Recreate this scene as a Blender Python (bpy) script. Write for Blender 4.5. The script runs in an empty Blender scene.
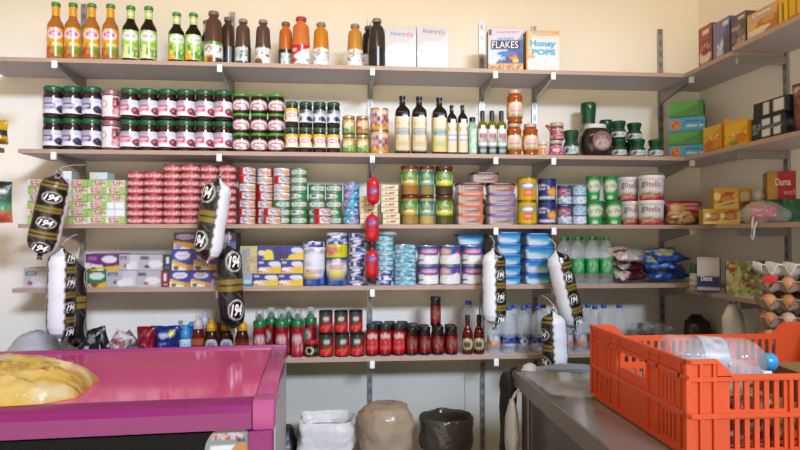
import bpy, bmesh, math, random
from mathutils import Vector, Matrix, Euler, noise
random.seed(7)
C = bpy.context.scene.collection
sc = bpy.context.scene
PI = math.pi
# ------------------------------------------------------------------ camera
F = 600.0
CAM = Vector((0.0, -2.65, 1.45))
ROT = Euler((math.radians(90.95), 0, math.radians(-5.0)), 'XYZ')
RM = ROT.to_matrix()
cd = bpy.data.cameras.new('camera'); cam = bpy.data.objects.new('camera', cd); C.objects.link(cam)
cam.location = CAM; cam.rotation_euler = ROT
cd.sensor_width = 36; cd.lens = F / 800 * 36; cd.clip_start = 0.02
sc.camera = cam
FWD = RM @ Vector((0, 0, -1))
def ray(px, py): return RM @ Vector(((px - 400) / F, -(py - 225) / F, -1))
def at(px, py, Y):                       # point of the plane y = Y behind a pixel
    d = ray(px, py); return CAM + d * ((Y - CAM.y) / d.y)
def atx(px, py, X):
    d = ray(px, py); return CAM + d * ((X - CAM.x) / d.x)
def atz(px, py, Z):
    d = ray(px, py); return CAM + d * ((Z - CAM.z) / d.z)
def mpp(p): return (p - CAM).dot(FWD) / F
# ------------------------------------------------------------------ colour and materials
def lin(h):
    if not isinstance(h, str): return tuple(h)
    h = h.lstrip('#'); v = [int(h[i:i + 2], 16) / 255 for i in (0, 2, 4)]
    return tuple(x / 12.92 if x <= .04045 else ((x + .055) / 1.055) ** 2.4 for x in v)
MC = {}
DIM = 1.
def mat(col, rough=.45, metal=0., trans=0., ior=1.45, alpha=1., noise_amt=0., nscale=30., bump=0., spec=.5):
    k = (DIM, col, rough, metal, trans, ior, alpha, noise_amt, nscale, bump, spec)
    if k in MC: return MC[k]
    m = bpy.data.materials.new('m_' + str(col).strip('#')); m.use_nodes = True
    nt = m.node_tree; b = nt.nodes['Principled BSDF']
    c = tuple(x * DIM for x in lin(col))
    b.inputs['Base Color'].default_value = (*c, 1); b.inputs['Roughness'].default_value = rough
    b.inputs['Metallic'].default_value = metal; b.inputs['Transmission Weight'].default_value = trans
    b.inputs['IOR'].default_value = ior; b.inputs['Alpha'].default_value = alpha
    b.inputs['Specular IOR Level'].default_value = spec
    if noise_amt or bump:
        tc = nt.nodes.new('ShaderNodeTexCoord'); n = nt.nodes.new('ShaderNodeTexNoise')
        n.inputs['Scale'].default_value = nscale; n.inputs['Detail'].default_value = 5
        nt.links.new(tc.outputs['Object'], n.inputs['Vector'])
        if noise_amt:
            mx = nt.nodes.new('ShaderNodeMix'); mx.data_type = 'RGBA'
            mx.inputs[6].default_value = (*[x * (1 - noise_amt) for x in c], 1)
            mx.inputs[7].default_value = (*[min(1, x * (1 + noise_amt)) for x in c], 1)
            nt.links.new(n.outputs['Fac'], mx.inputs[0]); nt.links.new(mx.outputs[2], b.inputs['Base Color'])
        if bump:
            bp = nt.nodes.new('ShaderNodeBump'); bp.inputs['Strength'].default_value = bump; bp.inputs['Distance'].default_value = .01
            nt.links.new(n.outputs['Fac'], bp.inputs['Height']); nt.links.new(bp.outputs['Normal'], b.inputs['Normal'])
    MC[k] = m; return m
def printmat(rough, metal=0., bump=0., alpha=1.):
    k = ('print', rough, metal, bump, alpha)
    if k in MC: return MC[k]
    m = bpy.data.materials.new('print'); m.use_nodes = True
    nt = m.node_tree; b = nt.nodes['Principled BSDF']
    a = nt.nodes.new('ShaderNodeVertexColor'); a.layer_name = 'Col'
    hs = nt.nodes.new('ShaderNodeHueSaturation'); hs.inputs['Saturation'].default_value = 1.03; hs.inputs['Value'].default_value = .78
    nt.links.new(a.outputs['Color'], hs.inputs['Color']); nt.links.new(hs.outputs['Color'], b.inputs['Base Color'])
    b.inputs['Roughness'].default_value = rough; b.inputs['Metallic'].default_value = metal
    b.inputs['Alpha'].default_value = alpha
    if bump:
        tc = nt.nodes.new('ShaderNodeTexCoord'); n = nt.nodes.new('ShaderNodeTexNoise')
        n.inputs['Scale'].default_value = 40; n.inputs['Detail'].default_value = 3
        bp = nt.nodes.new('ShaderNodeBump'); bp.inputs['Strength'].default_value = bump; bp.inputs['Distance'].default_value = .01
        nt.links.new(tc.outputs['Object'], n.inputs['Vector'])
        nt.links.new(n.outputs['Fac'], bp.inputs['Height']); nt.links.new(bp.outputs['Normal'], b.inputs['Normal'])
    MC[k] = m; return m
PS = printmat(.38, .6); PG = printmat(.28); PM = printmat(.5); PF = printmat(.3, 0, .35)
# printed designs: a background and shapes in (u, v) with u left to right and v bottom to top
def D(bg, *ops):
    def f(u, v):
        c = bg
        for o in ops:
            r = o(u, v)
            if r: c = r
        return c
    return f
def R(u0, v0, u1, v1, c): return lambda u, v: c if u0 <= u <= u1 and v0 <= v <= v1 else None
def E(cu, cv, ru, rv, c): return lambda u, v: c if ((u - cu) / ru) ** 2 + ((v - cv) / rv) ** 2 <= 1 else None
def SL(a, b, w, c): return lambda u, v: c if abs(v - (a + b * u)) <= w else None
def AB(a, b, c): return lambda u, v: c if v >= a + b * u else None
def BL(a, b, c): return lambda u, v: c if v <= a + b * u else None
def N(u0, v0, u1, v1, cols, dens, seed, cu=.08, cv=.08):
    def f(u, v):
        if not (u0 <= u <= u1 and v0 <= v <= v1): return None
        h = math.sin((int(u / cu) * 12.9898 + int(v / cv) * 78.233 + seed * 37.7)) * 43758.5453
        h -= math.floor(h)
        return cols[int(h / dens * len(cols))] if h < dens else None
    return f
# ------------------------------------------------------------------ meshes
def finish(name, V, Fc, m, smooth=True, cols=None, ang=40):
    me = bpy.data.meshes.new(name); me.from_pydata([tuple(v) for v in V], [], Fc)
    me.materials.append(m)
    if cols:
        a = me.color_attributes.new('Col', 'FLOAT_COLOR', 'POINT')     # ink bleeds a little: corner colours are averaged
        cache = {}; acc = [[0., 0., 0., 0] for _ in V]
        for p, c in zip(Fc, cols):
            if c not in cache: cache[c] = lin(c)
            q = cache[c]
            for i in p:
                t = acc[i]; t[0] += q[0]; t[1] += q[1]; t[2] += q[2]; t[3] += 1
        buf = []
        for t in acc: buf.extend((t[0] / max(1, t[3]), t[1] / max(1, t[3]), t[2] / max(1, t[3]), 1.))
        a.data.foreach_set('color', buf)
    me.validate(); me.update()
    if smooth:
        me.polygons.foreach_set('use_smooth', [True] * len(me.polygons))
        me.set_sharp_from_angle(angle=math.radians(ang))
    return me
def sup(a, e):
    c, s = math.cos(a), math.sin(a)
    return math.copysign(abs(c) ** (2 / e), c), math.copysign(abs(s) ** (2 / e), s)
def loft(name, rings, m, segs=24, e=2, design=None, caps=(1, 1), sub=1, ox=0, oy=0, jitter=0., amp=2., full=False):
    rr = []
    for i, r in enumerate(rings):
        r = (r[0], r[0], r[1]) if len(r) == 2 else r
        if i and sub > 1:
            p = rr[-1]
            for k in range(1, sub): rr.append(tuple(p[j] + (r[j] - p[j]) * k / sub for j in range(3)))
        rr.append(r)
    V, Fc, cols = [], [], []
    z0, z1 = rr[0][2], rr[-1][2]
    for rx, ry, z in rr:
        for k in range(segs):
            a = 2 * PI * k / segs + PI / 2        # starts at the back, +y
            x, y = sup(a, e)
            q = 1 + (jitter * noise.noise(Vector((x * amp, y * amp, z * 9 + ox * 7))) if jitter else 0)
            V.append((ox + rx * x * q, oy + ry * y * q, z))
    for i in range(len(rr) - 1):
        for k in range(segs):
            k2 = (k + 1) % segs
            Fc.append((i * segs + k, i * segs + k2, (i + 1) * segs + k2, (i + 1) * segs + k))
            if design:
                u = (k + .5) / segs; zc = (rr[i][2] + rr[i + 1][2]) / 2
                U = u if full else (u - .25) * 2 % 1.0
                cols.append(design(U, (zc - z0) / (z1 - z0 + 1e-9)))
    if caps[0]:
        Fc.append(tuple(reversed(range(segs))))
        if design: cols.append(design(.02, 0.01))
    if caps[1]:
        o = (len(rr) - 1) * segs; Fc.append(tuple(range(o, o + segs)))
        if design: cols.append(design(.02, .99))
    return finish(name, V, Fc, m, True, cols if design else None)
def boxes(name, lst, m, smooth=False, bev=0.):
    V, Fc = [], []
    for (x0, y0, z0, x1, y1, z1) in lst:
        o = len(V)
        V += [(x, y, z) for z in (z0, z1) for y in (y0, y1) for x in (x0, x1)]
        Fc += [tuple(o + i for i in q) for q in ((0, 2, 3, 1), (4, 5, 7, 6), (0, 1, 5, 4), (1, 3, 7, 5), (3, 2, 6, 7), (2, 0, 4, 6))]
    me = finish(name, V, Fc, m, smooth)
    if bev: bevel(me, bev)
    return me
def bevel(me, w, seg=2):
    bm = bmesh.new(); bm.from_mesh(me)
    bmesh.ops.bevel(bm, geom=list(bm.edges), offset=w, segments=seg, affect='EDGES', profile=.6)
    bm.to_mesh(me); bm.free()
    me.polygons.foreach_set('use_smooth', [True] * len(me.polygons)); me.set_sharp_from_angle(angle=math.radians(50))
def carton(w, d, h, front, side='#888888', top=None, nu=30, nv=20, m=None, flap=True):
    """printed cardboard box, base at the origin, front towards -y; front/side/top are designs or colours"""
    m = m or PM; top = top or side
    nu, nv = int(nu * 1.4), int(nv * 1.4)
    fn = lambda q: q if callable(q) else (lambda u, v: q)
    fr, sd, tp = fn(front), fn(side), fn(top)
    V, Fc, cols = [], [], []
    def face(o, du, dv, f, nu, nv):
        b = len(V)
        for j in range(nv + 1):
            for i in range(nu + 1): V.append(o + du * (i / nu) + dv * (j / nv))
        for j in range(nv):
            for i in range(nu):
                a = b + j * (nu + 1) + i
                Fc.append((a, a + 1, a + nu + 2, a + nu + 1)); cols.append(f((i + .5) / nu, (j + .5) / nv))
    x, y = w / 2, d / 2; v = Vector
    face(v((-x, -y, 0)), v((w, 0, 0)), v((0, 0, h)), fr, nu, nv)
    face(v((x, -y, 0)), v((0, d, 0)), v((0, 0, h)), sd, 8, 8)
    face(v((x, y, 0)), v((-w, 0, 0)), v((0, 0, h)), fr, nu, nv)
    face(v((-x, y, 0)), v((0, -d, 0)), v((0, 0, h)), sd, 8, 8)
    face(v((-x, -y, h)), v((w, 0, 0)), v((0, d, 0)), tp, 8, 8)
    face(v((-x, y, 0)), v((w, 0, 0)), v((0, -d, 0)), tp, 4, 4)
    if flap:                                              # tuck flap lying on the lid, and the glued side seam
        face(v((-x * .96, -y * .2, h + .0006)), v((w * .96, 0, 0)), v((0, d * .56, 0)), tp, 8, 4)
    return finish('carton', V, Fc, m, False, cols)
def tube(name, pts, r, m, segs=8, closed=False):
    P = [Vector(p) for p in pts]; V, Fc = [], []
    n = len(P)
    for i, p in enumerate(P):
        t = ((P[(i + 1) % n] if closed or i < n - 1 else p) - (P[i - 1] if closed or i else p)).normalized()
        a = t.cross(Vector((0, 0, 1)));
        if a.length < .1: a = t.cross(Vector((1, 0, 0)))
        a.normalize(); b = t.cross(a)
        rr = r[i] if isinstance(r, (list, tuple)) else r
        for k in range(segs):
            q = 2 * PI * k / segs; V.append(p + (a * math.cos(q) + b * math.sin(q)) * rr)
    for i in range(n if closed else n - 1):
        for k in range(segs):
            j = (i + 1) % n
            Fc.append((i * segs + k, i * segs + (k + 1) % segs, j * segs + (k + 1) % segs, j * segs + k))
    if not closed: Fc += [tuple(range(segs)), tuple(reversed(range((n - 1) * segs, n * segs)))]
    return finish(name, V, Fc, m)
def text(body, width, height, m, shear=0., bold=0., wrap=0., upright=True, bend=0., spacing=1.):
    """lettering as a mesh, centred at the origin in the x-z plane facing -y; wrap = radius of the cylinder it lies on"""
    cu = bpy.data.curves.new('lettering', 'FONT'); cu.body = body; cu.size = 1; cu.shear = shear; cu.offset = bold
    cu.align_x = 'CENTER'; cu.align_y = 'CENTER'; cu.resolution_u = 3; cu.space_character = spacing; cu.space_line = .82
    o = bpy.data.objects.new('tmp', cu); C.objects.link(o)
    dg = bpy.context.evaluated_depsgraph_get(); dg.update()
    me = bpy.data.meshes.new_from_object(o.evaluated_get(dg)); bpy.data.objects.remove(o); bpy.data.curves.remove(cu)
    xs = [v.co.x for v in me.vertices]; ys = [v.co.y for v in me.vertices]
    cx, cy = (min(xs) + max(xs)) / 2, (min(ys) + max(ys)) / 2
    sx, sy = width / (max(xs) - min(xs)), height / (max(ys) - min(ys))
    for v in me.vertices:
        x, y = (v.co.x - cx) * sx, (v.co.y - cy) * sy
        y += bend * (1 - (2 * x / width) ** 2)
        if wrap: v.co = (wrap * math.sin(x / wrap), -wrap * math.cos(x / wrap), y)
        else: v.co = (x, 0, y)
    me.name = 'lettering'; me.materials.clear(); me.materials.append(m); me.update()
    return me
def disc(name, R, y, design, m, nr=12, na=48):
    V, Fc, cols = [(0, y, 0)], [], []
    for i in range(1, nr + 1):
        for k in range(na): V.append((R * i / nr * math.cos(2 * PI * k / na), y, R * i / nr * math.sin(2 * PI * k / na)))
    ix = lambda i, k: 0 if i == 0 else 1 + (i - 1) * na + k % na
    for i in range(nr):
        for k in range(na):
            q = (ix(i, k), ix(i + 1, k), ix(i + 1, k + 1)) if i == 0 else (ix(i, k), ix(i + 1, k), ix(i + 1, k + 1), ix(i, k + 1))
            Fc.append(q); r_ = (i + .5) / nr; a = 2 * PI * (k + .5) / na
            cols.append(design(.5 + r_ * math.cos(a) / 2, .5 + r_ * math.sin(a) / 2))
    return finish(name, V, Fc, m, False, cols)
# ------------------------------------------------------------------ things
def link(name, me, parent=None, loc=(0, 0, 0), rot=(0, 0, 0), label=None):
    o = bpy.data.objects.new(name, me); C.objects.link(o)
    o.location = loc; o.rotation_euler = rot
    if parent: o.parent = parent
    if label: o['label'] = label
    return o
def tag(o, label, cat, group=None):
    o['label'] = label; o['category'] = cat
    if group: o['group'] = group
    return o
def struct(name, me, loc=(0, 0, 0), rot=(0, 0, 0)):
    o = link(name, me, None, loc, rot); o['kind'] = 'structure'; return o
def spawn(name, parts, loc, label, cat, group=None, rot=0., tilt=None):
    """one thing: an Empty at its base and a mesh per part; parts = [(part name, mesh, offset, [sub-parts])]"""
    e = tilt if tilt is not None else (0, 0, rot)
    if len(parts) == 1 and len(parts[0]) == 2:
        return tag(link(name, parts[0][1], None, loc, e), label, cat, group)
    o = link(name, None, None, loc, e); tag(o, label, cat, group)
    for p in parts:
        c = link(p[0], p[1], o, p[2] if len(p) > 2 else (0, 0, 0), p[4] if len(p) > 4 else (0, 0, 0))
        for s in (p[3] if len(p) > 3 and p[3] else ()):
            link(s[0], s[1], c, s[2] if len(s) > 2 else (0, 0, 0))
    return o
ORD = ['first', 'second', 'third', 'fourth', 'fifth', 'sixth', 'seventh', 'eighth', 'ninth', 'tenth', 'eleventh', 'twelfth']
def up(i, n):
    return 'at the bottom' if i == 0 else 'on top' if i == n - 1 else ORD[i] + ' up'
# ------------------------------------------------------------------ heights of the shelves
SD = .25; TH = .016
S = {1: at(372, 65.8, -SD).z, 2: at(372, 152.9, -SD).z, 3: at(372, 224.4, -SD).z, 4: at(372, 286.0, -SD).z, 5: at(372, 357.3, -SD).z}
EDGEY = {1: 66, 2: 153, 3: 224, 4: 286, 5: 357}
RX = 1.63; RSX = 1.41
def X(px, Y, s): return at(px, EDGEY[s] - 10, Y).x
def top(px, py, Y, z): return at(px, py, Y).z - z
# ================================================================== the setting
wallm = mat('#e8e0d0', .75, noise_amt=.03, nscale=3, bump=.03)
shelf_edge = '#a58b78'
struct('floor', boxes('floor', [(-1.9, -3.1, -.05, RX + .1, .1, 0)], mat('#9a8b76', .5, noise_amt=.1, nscale=8)))
struct('wall_back', boxes('wall_back', [(-1.95, 0, 0, RX + .1, .1, 3.2)], wallm))
struct('ceiling', boxes('ceiling', [(-1.95, -3.1, 3.2, RX + .1, .1, 3.26)], mat('#e6dcc8', .7)))
struct('wall_left', boxes('wall_left', [(-1.95, -3.1, 0, -1.85, 0, 3.2)], wallm))
struct('wall_right', boxes('wall_right', [(RX, -3.1, 0, RX + .1, 0, 3.2)], wallm))

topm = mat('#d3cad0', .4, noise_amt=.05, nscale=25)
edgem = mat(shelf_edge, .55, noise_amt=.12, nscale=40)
underm = mat('#bcb6be', .5, noise_amt=.05, nscale=20)  # same laminate as the top, its shade painted in as a darker tone
def board(x0, y0, x1, y1, z, label, group, rot=0, loc=None, edge='front'):
    """laminated board, top at z: panel with an edge band on its open edges"""
    o = link('shelf_board', None, None, ((x0 + x1) / 2, (y0 + y1) / 2, z)); tag(o, label, 'shelf', group)
    w, d = (x1 - x0) / 2, (y1 - y0) / 2
    link('panel', boxes('panel', [(-w + .002, -d + .002, -TH + .001, w - .002, d - .0005, 0)], topm), o)
    link('underside', boxes('underside', [(-w + .002, -d + .002, -TH, w - .002, d - .0005, -TH + .001)], underm), o)
    link('edge_band', boxes('edge_band', [(-w, -d, -TH, w, -d + .002, 0), (-w, -d + .002, -TH, -w + .002, d, 0), (w - .002, -d + .002, -TH, w, d, 0)], edgem), o)
    return o
nm = {1: 'top', 2: 'second', 3: 'third', 4: 'fourth', 5: 'lowest'}
xl = {1: at(-30, 60, -SD).x, 2: at(18, 148, -SD).x, 3: at(18, 225, -SD).x, 4: at(12, 290, -SD).x, 5: at(5, 355, -SD).x}
for s in range(1, 6):
    board(xl[s], -SD, RX - .004, -.006, S[s], {1: 'top long laminate shelf carrying juice bottles and cereal boxes', 2: 'second long laminate shelf carrying jam jars and oil bottles',
          3: 'third long laminate shelf carrying tins, pickles and tubs', 4: 'fourth long laminate shelf carrying cheese tins and blue tubs', 5: 'lowest long laminate shelf carrying ketchup and water bottles'}[s], 'long wall shelves')
yr = {1: -.56, 2: -1.15, 3: -1.15, 4: -.74}
board2 = {1: 'short top shelf on the right wall under the wafer boxes', 2: 'right wall shelf under the orange and black boxes', 3: 'right wall shelf under the yellow boxes and plastic bag', 4: 'right wall shelf under the green and blue snack boxes'}
def rboard(y0, y1, z, label):
    o = link('shelf_board', None, None, ((RSX + RX) / 2, (y0 + y1) / 2, z)); tag(o, label, 'shelf', 'right wall shelves')
    w, d = (RX - RSX) / 2, abs(y1 - y0) / 2
    link('panel', boxes('panel', [(-w + .002, -d + .002, -TH + .001, w - .003, d - .002, 0)], topm), o)
    link('underside', boxes('underside', [(-w + .002, -d + .002, -TH, w - .003, d - .002, -TH + .001)], underm), o)
    link('edge_band', boxes('edge_band', [(-w, -d, -TH, -w + .002, d, 0), (-w + .002, -d, -TH, w - .003, -d + .002, 0), (-w + .002, d - .002, -TH, w - .003, d, 0)], edgem), o)
RDROP = {1: 0., 2: 0., 3: 0., 4: .020}
for s in yr: rboard(-SD - .003, yr[s], S[s] - .001 - RDROP[s], board2[s])
rboard(-.565, -1.3, S[1] + .012, 'nearer top shelf board on the right wall under yellow boxes')
# neighbouring shelf beyond the left end
def lboard(px, py, label):
    p = at(px, py, -.36); x0, x1 = -1.846, p.x
    o = link('shelf_board', None, None, ((x0 + x1) / 2, -.96, p.z)); tag(o, label, 'shelf', 'left wall shelves')
    w = (x1 - x0) / 2
    link('panel', boxes('panel', [(-w, -.6 + .002, -TH + .001, w - .002, .6 - .002, 0)], topm), o)
    link('underside', boxes('underside', [(-w, -.6 + .002, -TH, w - .002, .6 - .002, -TH + .001)], underm), o)
    link('edge_band', boxes('edge_band', [(w - .002, -.6, -TH, w, .6, 0), (-w, -.6, -TH, w - .002, -.6 + .002, 0), (-w, .6 - .002, -TH, w - .002, .6, 0)], edgem), o)
    return o
lb = lboard(4.5, 148.5, 'shelf end poking in at far left under the yellow packet')
lboard(3.5, 64.5, 'shelf end just visible at far left beside the top long shelf')

# grey-white panels added to dim the wall below the lowest shelf, with narrow seams
px_ = [-1.84, -1.24, -.38, .52, RX - .004]
for k in range(4):
    struct(f'dim_panel_{k + 1}', boxes(f'dim_panel_{k + 1}', [(px_[k] + .0015, -.006, .06, px_[k + 1] - .0015, 0, S[5] - TH - .001)], mat('#bfbbad', .7, noise_amt=.05, nscale=4)))

# slotted uprights and brackets
steel = mat('#a9a6a2', .35, .75); dark = mat('#3b3834', .5, .3); slotm = mat('#2a2724', .7); capm = mat('#d9dcdc', .4)
def slot_strip(h):
    n = int(h / .01); V = [(x, -.0126, k * h / n) for k in range(n + 1) for x in (-.0085, -.0062, -.0012, .0012, .0062, .0085)]
    Fc = [(k * 6 + i, k * 6 + i + 1, k * 6 + i + 7, k * 6 + i + 6) for k in range(n) for i in range(5)]
    cols = ['#26231f' if i in (1, 3) and k % 5 in (1, 2, 3) else '#b5b2ae' for k in range(n) for i in range(5)]
    return finish('slot_pattern', V, Fc, PS, False, cols)
def upright_parts(z0, z1):
    h = z1 - z0
    return [('rail', boxes('rail', [(-.011, -.012, 0, -.008, -.001, h), (.008, -.012, 0, .011, -.001, h), (-.008, -.012, 0, .008, -.010, h)], steel)),
            ('slot_pattern', slot_strip(h))]
UPX = [at(p, 150, 0).x for p in (83.5, 232, 370, 481.5, 534, 660)]
UTOP = [at(83, 5, 0).z, at(232, 13, 0).z, at(370, 19, 0).z, at(481, 23, 0).z, at(534, 27, 0).z, at(660, 30, 0).z]
UBOT = [.75, .75, at(370, 408, 0).z, .1, .85, .85]
updesc = ['behind the orange squash bottles', 'behind the brown juice bottles', 'behind the hanging red sausages', 'behind the flakes cereal box', 'behind the honey cereal box', 'beside the right corner of the wall']
for i, x in enumerate(UPX):
    p = upright_parts(UBOT[i], UTOP[i])
    o = link('wall_upright', None, None, (x, 0, UBOT[i])); tag(o, 'slotted steel upright ' + updesc[i], 'upright', 'slotted uprights')
    link('rail', p[0][1], o); link('slot_pattern', p[1][1], o)
def bracket_meshes():  # added unseen lamp that warms the wall above the top shelf
    V, Fc = [], []
    L = SD - .012
    prof = [(-.012, -.001), (-.012 - L, -.001), (-.012 - L, -.018), (-.05, -.052), (-.012, -.062)]
    for x in (-.006, .006):
        for (y, z) in prof: V.append((x, y, z))
    n = len(prof)
    Fc = [tuple(range(n)), tuple(reversed(range(n, 2 * n)))] + [(i, i + n, (i + 1) % n + n, (i + 1) % n) for i in range(n)]
    return finish('arm', V, Fc, steel, False), boxes('end_cap', [(-.010, -SD - .014, -.026, .010, -SD - .001, .004)], capm, bev=.003)
arm, ecap = bracket_meshes()
lab = ['far left', 'second from left', 'third from left', 'fourth from left', 'fifth from left', 'corner']
for i, x in enumerate(UPX):
    for s in range(1, 6):
        o = link('shelf_bracket', None, None, (x, 0, S[s] - TH)); tag(o, f'steel bracket under the {nm[s]} long shelf on the {lab[i]} upright', 'bracket', 'shelf brackets')
        link('arm', arm, o); link('end_cap', ecap, o)
for yy, t in ((atx(788, 100, RX).y, 'near the black boxes'),):
    o = link('wall_upright', None, None, (RX, yy, .6), (0, 0, -PI / 2)); tag(o, 'slotted steel upright on the right wall ' + t, 'upright', 'slotted uprights')
    p = upright_parts(.6, 2.6); link('rail', p[0][1], o); link('slot_pattern', p[1][1], o)
    for s in range(1, 5):
        b = link('shelf_bracket', None, None, (RX, yy, S[s] - TH - .001 - RDROP[s]), (0, 0, -PI / 2)); tag(b, f'steel bracket under the {nm[s]} board of the right wall', 'bracket', 'shelf brackets')
        a2 = boxes('arm', [(-.006, -.2, -.03, .006, -.012, -.001)], steel); link('arm', a2, b)

# ================================================================== product makers
def jar(r, h, lid, content, design, lv=(.16, .66), lidf=.15, neck=.93, lidm=None, rough=.12, segs=24, nv=12):
    lh = h * lidf; bh = h - lh
    body = loft('glass_body', [(r * .88, 0), (r * .97, h * .02), (r * .985, h * .05), (r * .985, bh * .78), (r * .95, bh * .87), (r * neck * .95, bh * .95), (r * neck * .95, bh)], mat(content, rough), segs)
    cap = loft('lid', [(r * neck, bh - lh * .1), (r * neck * 1.02, bh), (r * neck * 1.02, bh + lh * .75), (r * neck * .97, bh + lh * .93), (r * neck * .9, bh + lh)], lidm or mat(lid, .3), segs)
    p = [('glass_body', body), ('lid', cap)]
    if design:
        z0, z1 = h * lv[0], h * lv[1]
        p.append(('paper_label', loft('paper_label', [(r, z0), (r, z1)], PG, 64, design=design, caps=(0, 0), sub=int(nv * 1.5))))
    return p
def tin(r, h, design, rim='#b9b6ae', nv=8, frac=(.06, .94)):
    body = loft('can', [(r * .94, 0), (r, h * .015), (r, h * .05), (r * .97, h * .06), (r * .97, h * .94), (r, h * .95), (r, h * .99), (r * .93, h), (r * .92, h - .003)], mat(rim, .3, .8), 24)
    return [('can', body), ('paper_label', loft('paper_label', [(r * .985, h * frac[0]), (r * .985, h * frac[1])], PG, 64, design=design, caps=(0, 0), sub=int(nv * 1.4)))]
def bottle(prof, content, cap_prof, capc, labels=(), rough=.1, segs=24, trans=0., e=2, capmat=None, bodym=None):
    """prof and cap_prof are (r, z) in metres; labels = [(part, r0, z0, r1, z1, design, nv)]"""
    p = [('glass_body', loft('glass_body', prof, bodym or mat(content, rough, 0, trans, 1.3), segs, e=e)), ('cap', loft('cap', cap_prof, capmat or mat(capc, .35), 20))]
    for nme, r0, z0, r1, z1, des, nv in labels:
        p.append((nme, loft(nme, [(r0, z0), (r1, z1)], PG, 64, e=e, design=des, caps=(0, 0), sub=int(nv * 1.5))))
    return p
def tub(w, d, h, body, lid, design, lidh=.22, e=5):
    x, y = w / 2, d / 2; bh = h * (1 - lidh)
    return [('tub_body', loft('tub_body', [(x * .84, y * .84, 0), (x * .87, y * .87, h * .04), (x * .95, y * .95, bh)], PG, 48, e=e, design=design, sub=8)),
            ('lid', loft('lid', [(x * .97, y * .97, bh), (x, y, bh + .001), (x, y, bh + h * lidh * .6), (x * .96, y * .96, bh + h * lidh * .62), (x * .95, y * .95, bh + h * lidh * .95), (x * .9, y * .9, h)], mat(lid, .35), 48, e=e))]
def pouch(name, w, h, t, design, m=None, nu=16, nv=16, seed=0, crimp=.08, wr=.004):
    """filled foil or plastic bag standing on its lower edge: two bulged sheets with flat sealed ends"""
    nu, nv = nu + 8, nv + 8
    m = m or PF; V, Fc, cols = [], [], []
    f = design if callable(design) else (lambda u, v: design)
    for side in (-1, 1):
        b = len(V)
        for j in range(nv + 1):
            v = j / nv; q = min(1, min(v, 1 - v) / .28); bulge = math.sin(q * PI / 2) if crimp < v < 1 - crimp else .06
            for i in range(nu + 1):
                u = i / nu; e_ = math.sin(min(1, min(u, 1 - u) / .35) * PI / 2)
                n = noise.noise(Vector((u * 4 + seed, v * 4, side + seed))) * wr
                n2 = noise.noise(Vector((u * 2.3 + seed * 1.7, v * 2 + 5, seed))) * wr * 1.2
                V.append(((u - .5) * w * (1 - .07 * bulge * (.5 - abs(v - .5)) * 2) + n2, side * (t / 2 * bulge * e_ + .0006) + n * e_, v * h + n2 * .6))
        for j in range(nv):
            for i in range(nu):
                a = b + j * (nu + 1) + i; q = (a, a + 1, a + nu + 2, a + nu + 1)
                Fc.append(q if side < 0 else tuple(reversed(q)))
                cols.append(f((i + .5) / nu if side < 0 else 1 - (i + .5) / nu, (j + .5) / nv))
    return finish(name, V, Fc, m, True, cols)
DIM = .84
# ================================================================== shelf 1
def YF(r): return -SD + .014 + r
def pl(name, parts, px, s, Y, label, cat, group=None, z=0., rot=None, tilt=None):
    r = random.uniform(-.15, .15) if rot is None else rot
    if name not in ('oil_bottle', 'spread_tub'): r -= .8 * math.atan2(X(px, Y, s), 2.45)     # shopkeepers turn the labels towards the counter
    return spawn(name, parts, (X(px, Y, s), Y, S[s] + z + .0006), label, cat, group, r, tilt)
def W(w, px, s, Y): return w * mpp(at(px, EDGEY[s] - 10, Y))
def squash(h, r, content, d1, d2, capc):
    return bottle([(r * .9, 0), (r, .006), (r, h * .56), (r * .93, h * .62), (r * .62, h * .70), (r * .46, h * .75), (r * .43, h * .95)], content,
                  [(r * .52, h * .93), (r * .55, h * .945), (r * .55, h * .985), (r * .45, h)], capc,
                  [('paper_label', r * 1.012, h * .05, r * 1.012, h * .545, d1, 14), ('neck_label', r * .49, h * .76, r * .455, h * .925, d2, 4)])
Y = YF(.03)
r = W(15.4, 80, 1, Y) / 2; h = top(73, 3.6, Y, S[1])
ml = D('#f0a01c', R(0, 0, 1, .14, '#e07a28'), E(.25, .2, .2, .16, '#d8402c'), E(.7, .22, .28, .2, '#7f9c3a'), R(.2, .38, .85, .48, '#dfe49a'), E(.5, .78, .33, .17, '#fdf4f2'), E(.5, .79, .26, .1, '#c9589e'), R(.36, .76, .64, .8, '#fdf4f2'), N(.2, .4, .85, .47, ['#6d9a3c'], .3, 3), N(0, 0, 1, .3, ['#b9482a', '#9aa23a'], .25, 5))
ol = squash(h, r, '#a8682f', ml, D('#f2a413'), '#3f8a3c')
pos = ['at the left end', 'second along', 'third along', 'last of the four']
for i, (px, ty) in enumerate([(55.5, 3), (72.8, 3.7), (91.5, 4.2), (110.3, 6)]):
    pl('squash_bottle', ol, px, 1, Y, 'orange fruit squash bottle with green cap, ' + pos[i], 'bottle', 'orange squash bottles')
r = W(15.8, 140, 1, Y) / 2; h = top(140, 6.8, Y, S[1])
gl = D('#a6cc56', R(0, 0, 1, .12, '#dfe8a2'), E(.5, .78, .36, .17, '#f0f4e4'), R(.3, .74, .7, .8, '#9a6aa8'), E(.3, .3, .25, .16, '#e3e79a'), E(.72, .2, .3, .16, '#7aa23a'), N(.1, .1, .9, .5, ['#5c8f34', '#e6edb4'], .3, 8))
gr = squash(h, r, '#1f140c', gl, D('#b8d46c', R(.2, .4, .8, .6, '#e6efc0')), '#3d8a3f')
gd = ['beside the orange squash bottles', 'second of the near pair']
for i, px in enumerate([130.5, 148.5]): pl('squash_bottle', gr, px, 1, Y, 'dark squash bottle with light green label, ' + gd[i], 'bottle', 'green label squash bottles')
h = top(185, 13.5, Y, S[1])
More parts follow.
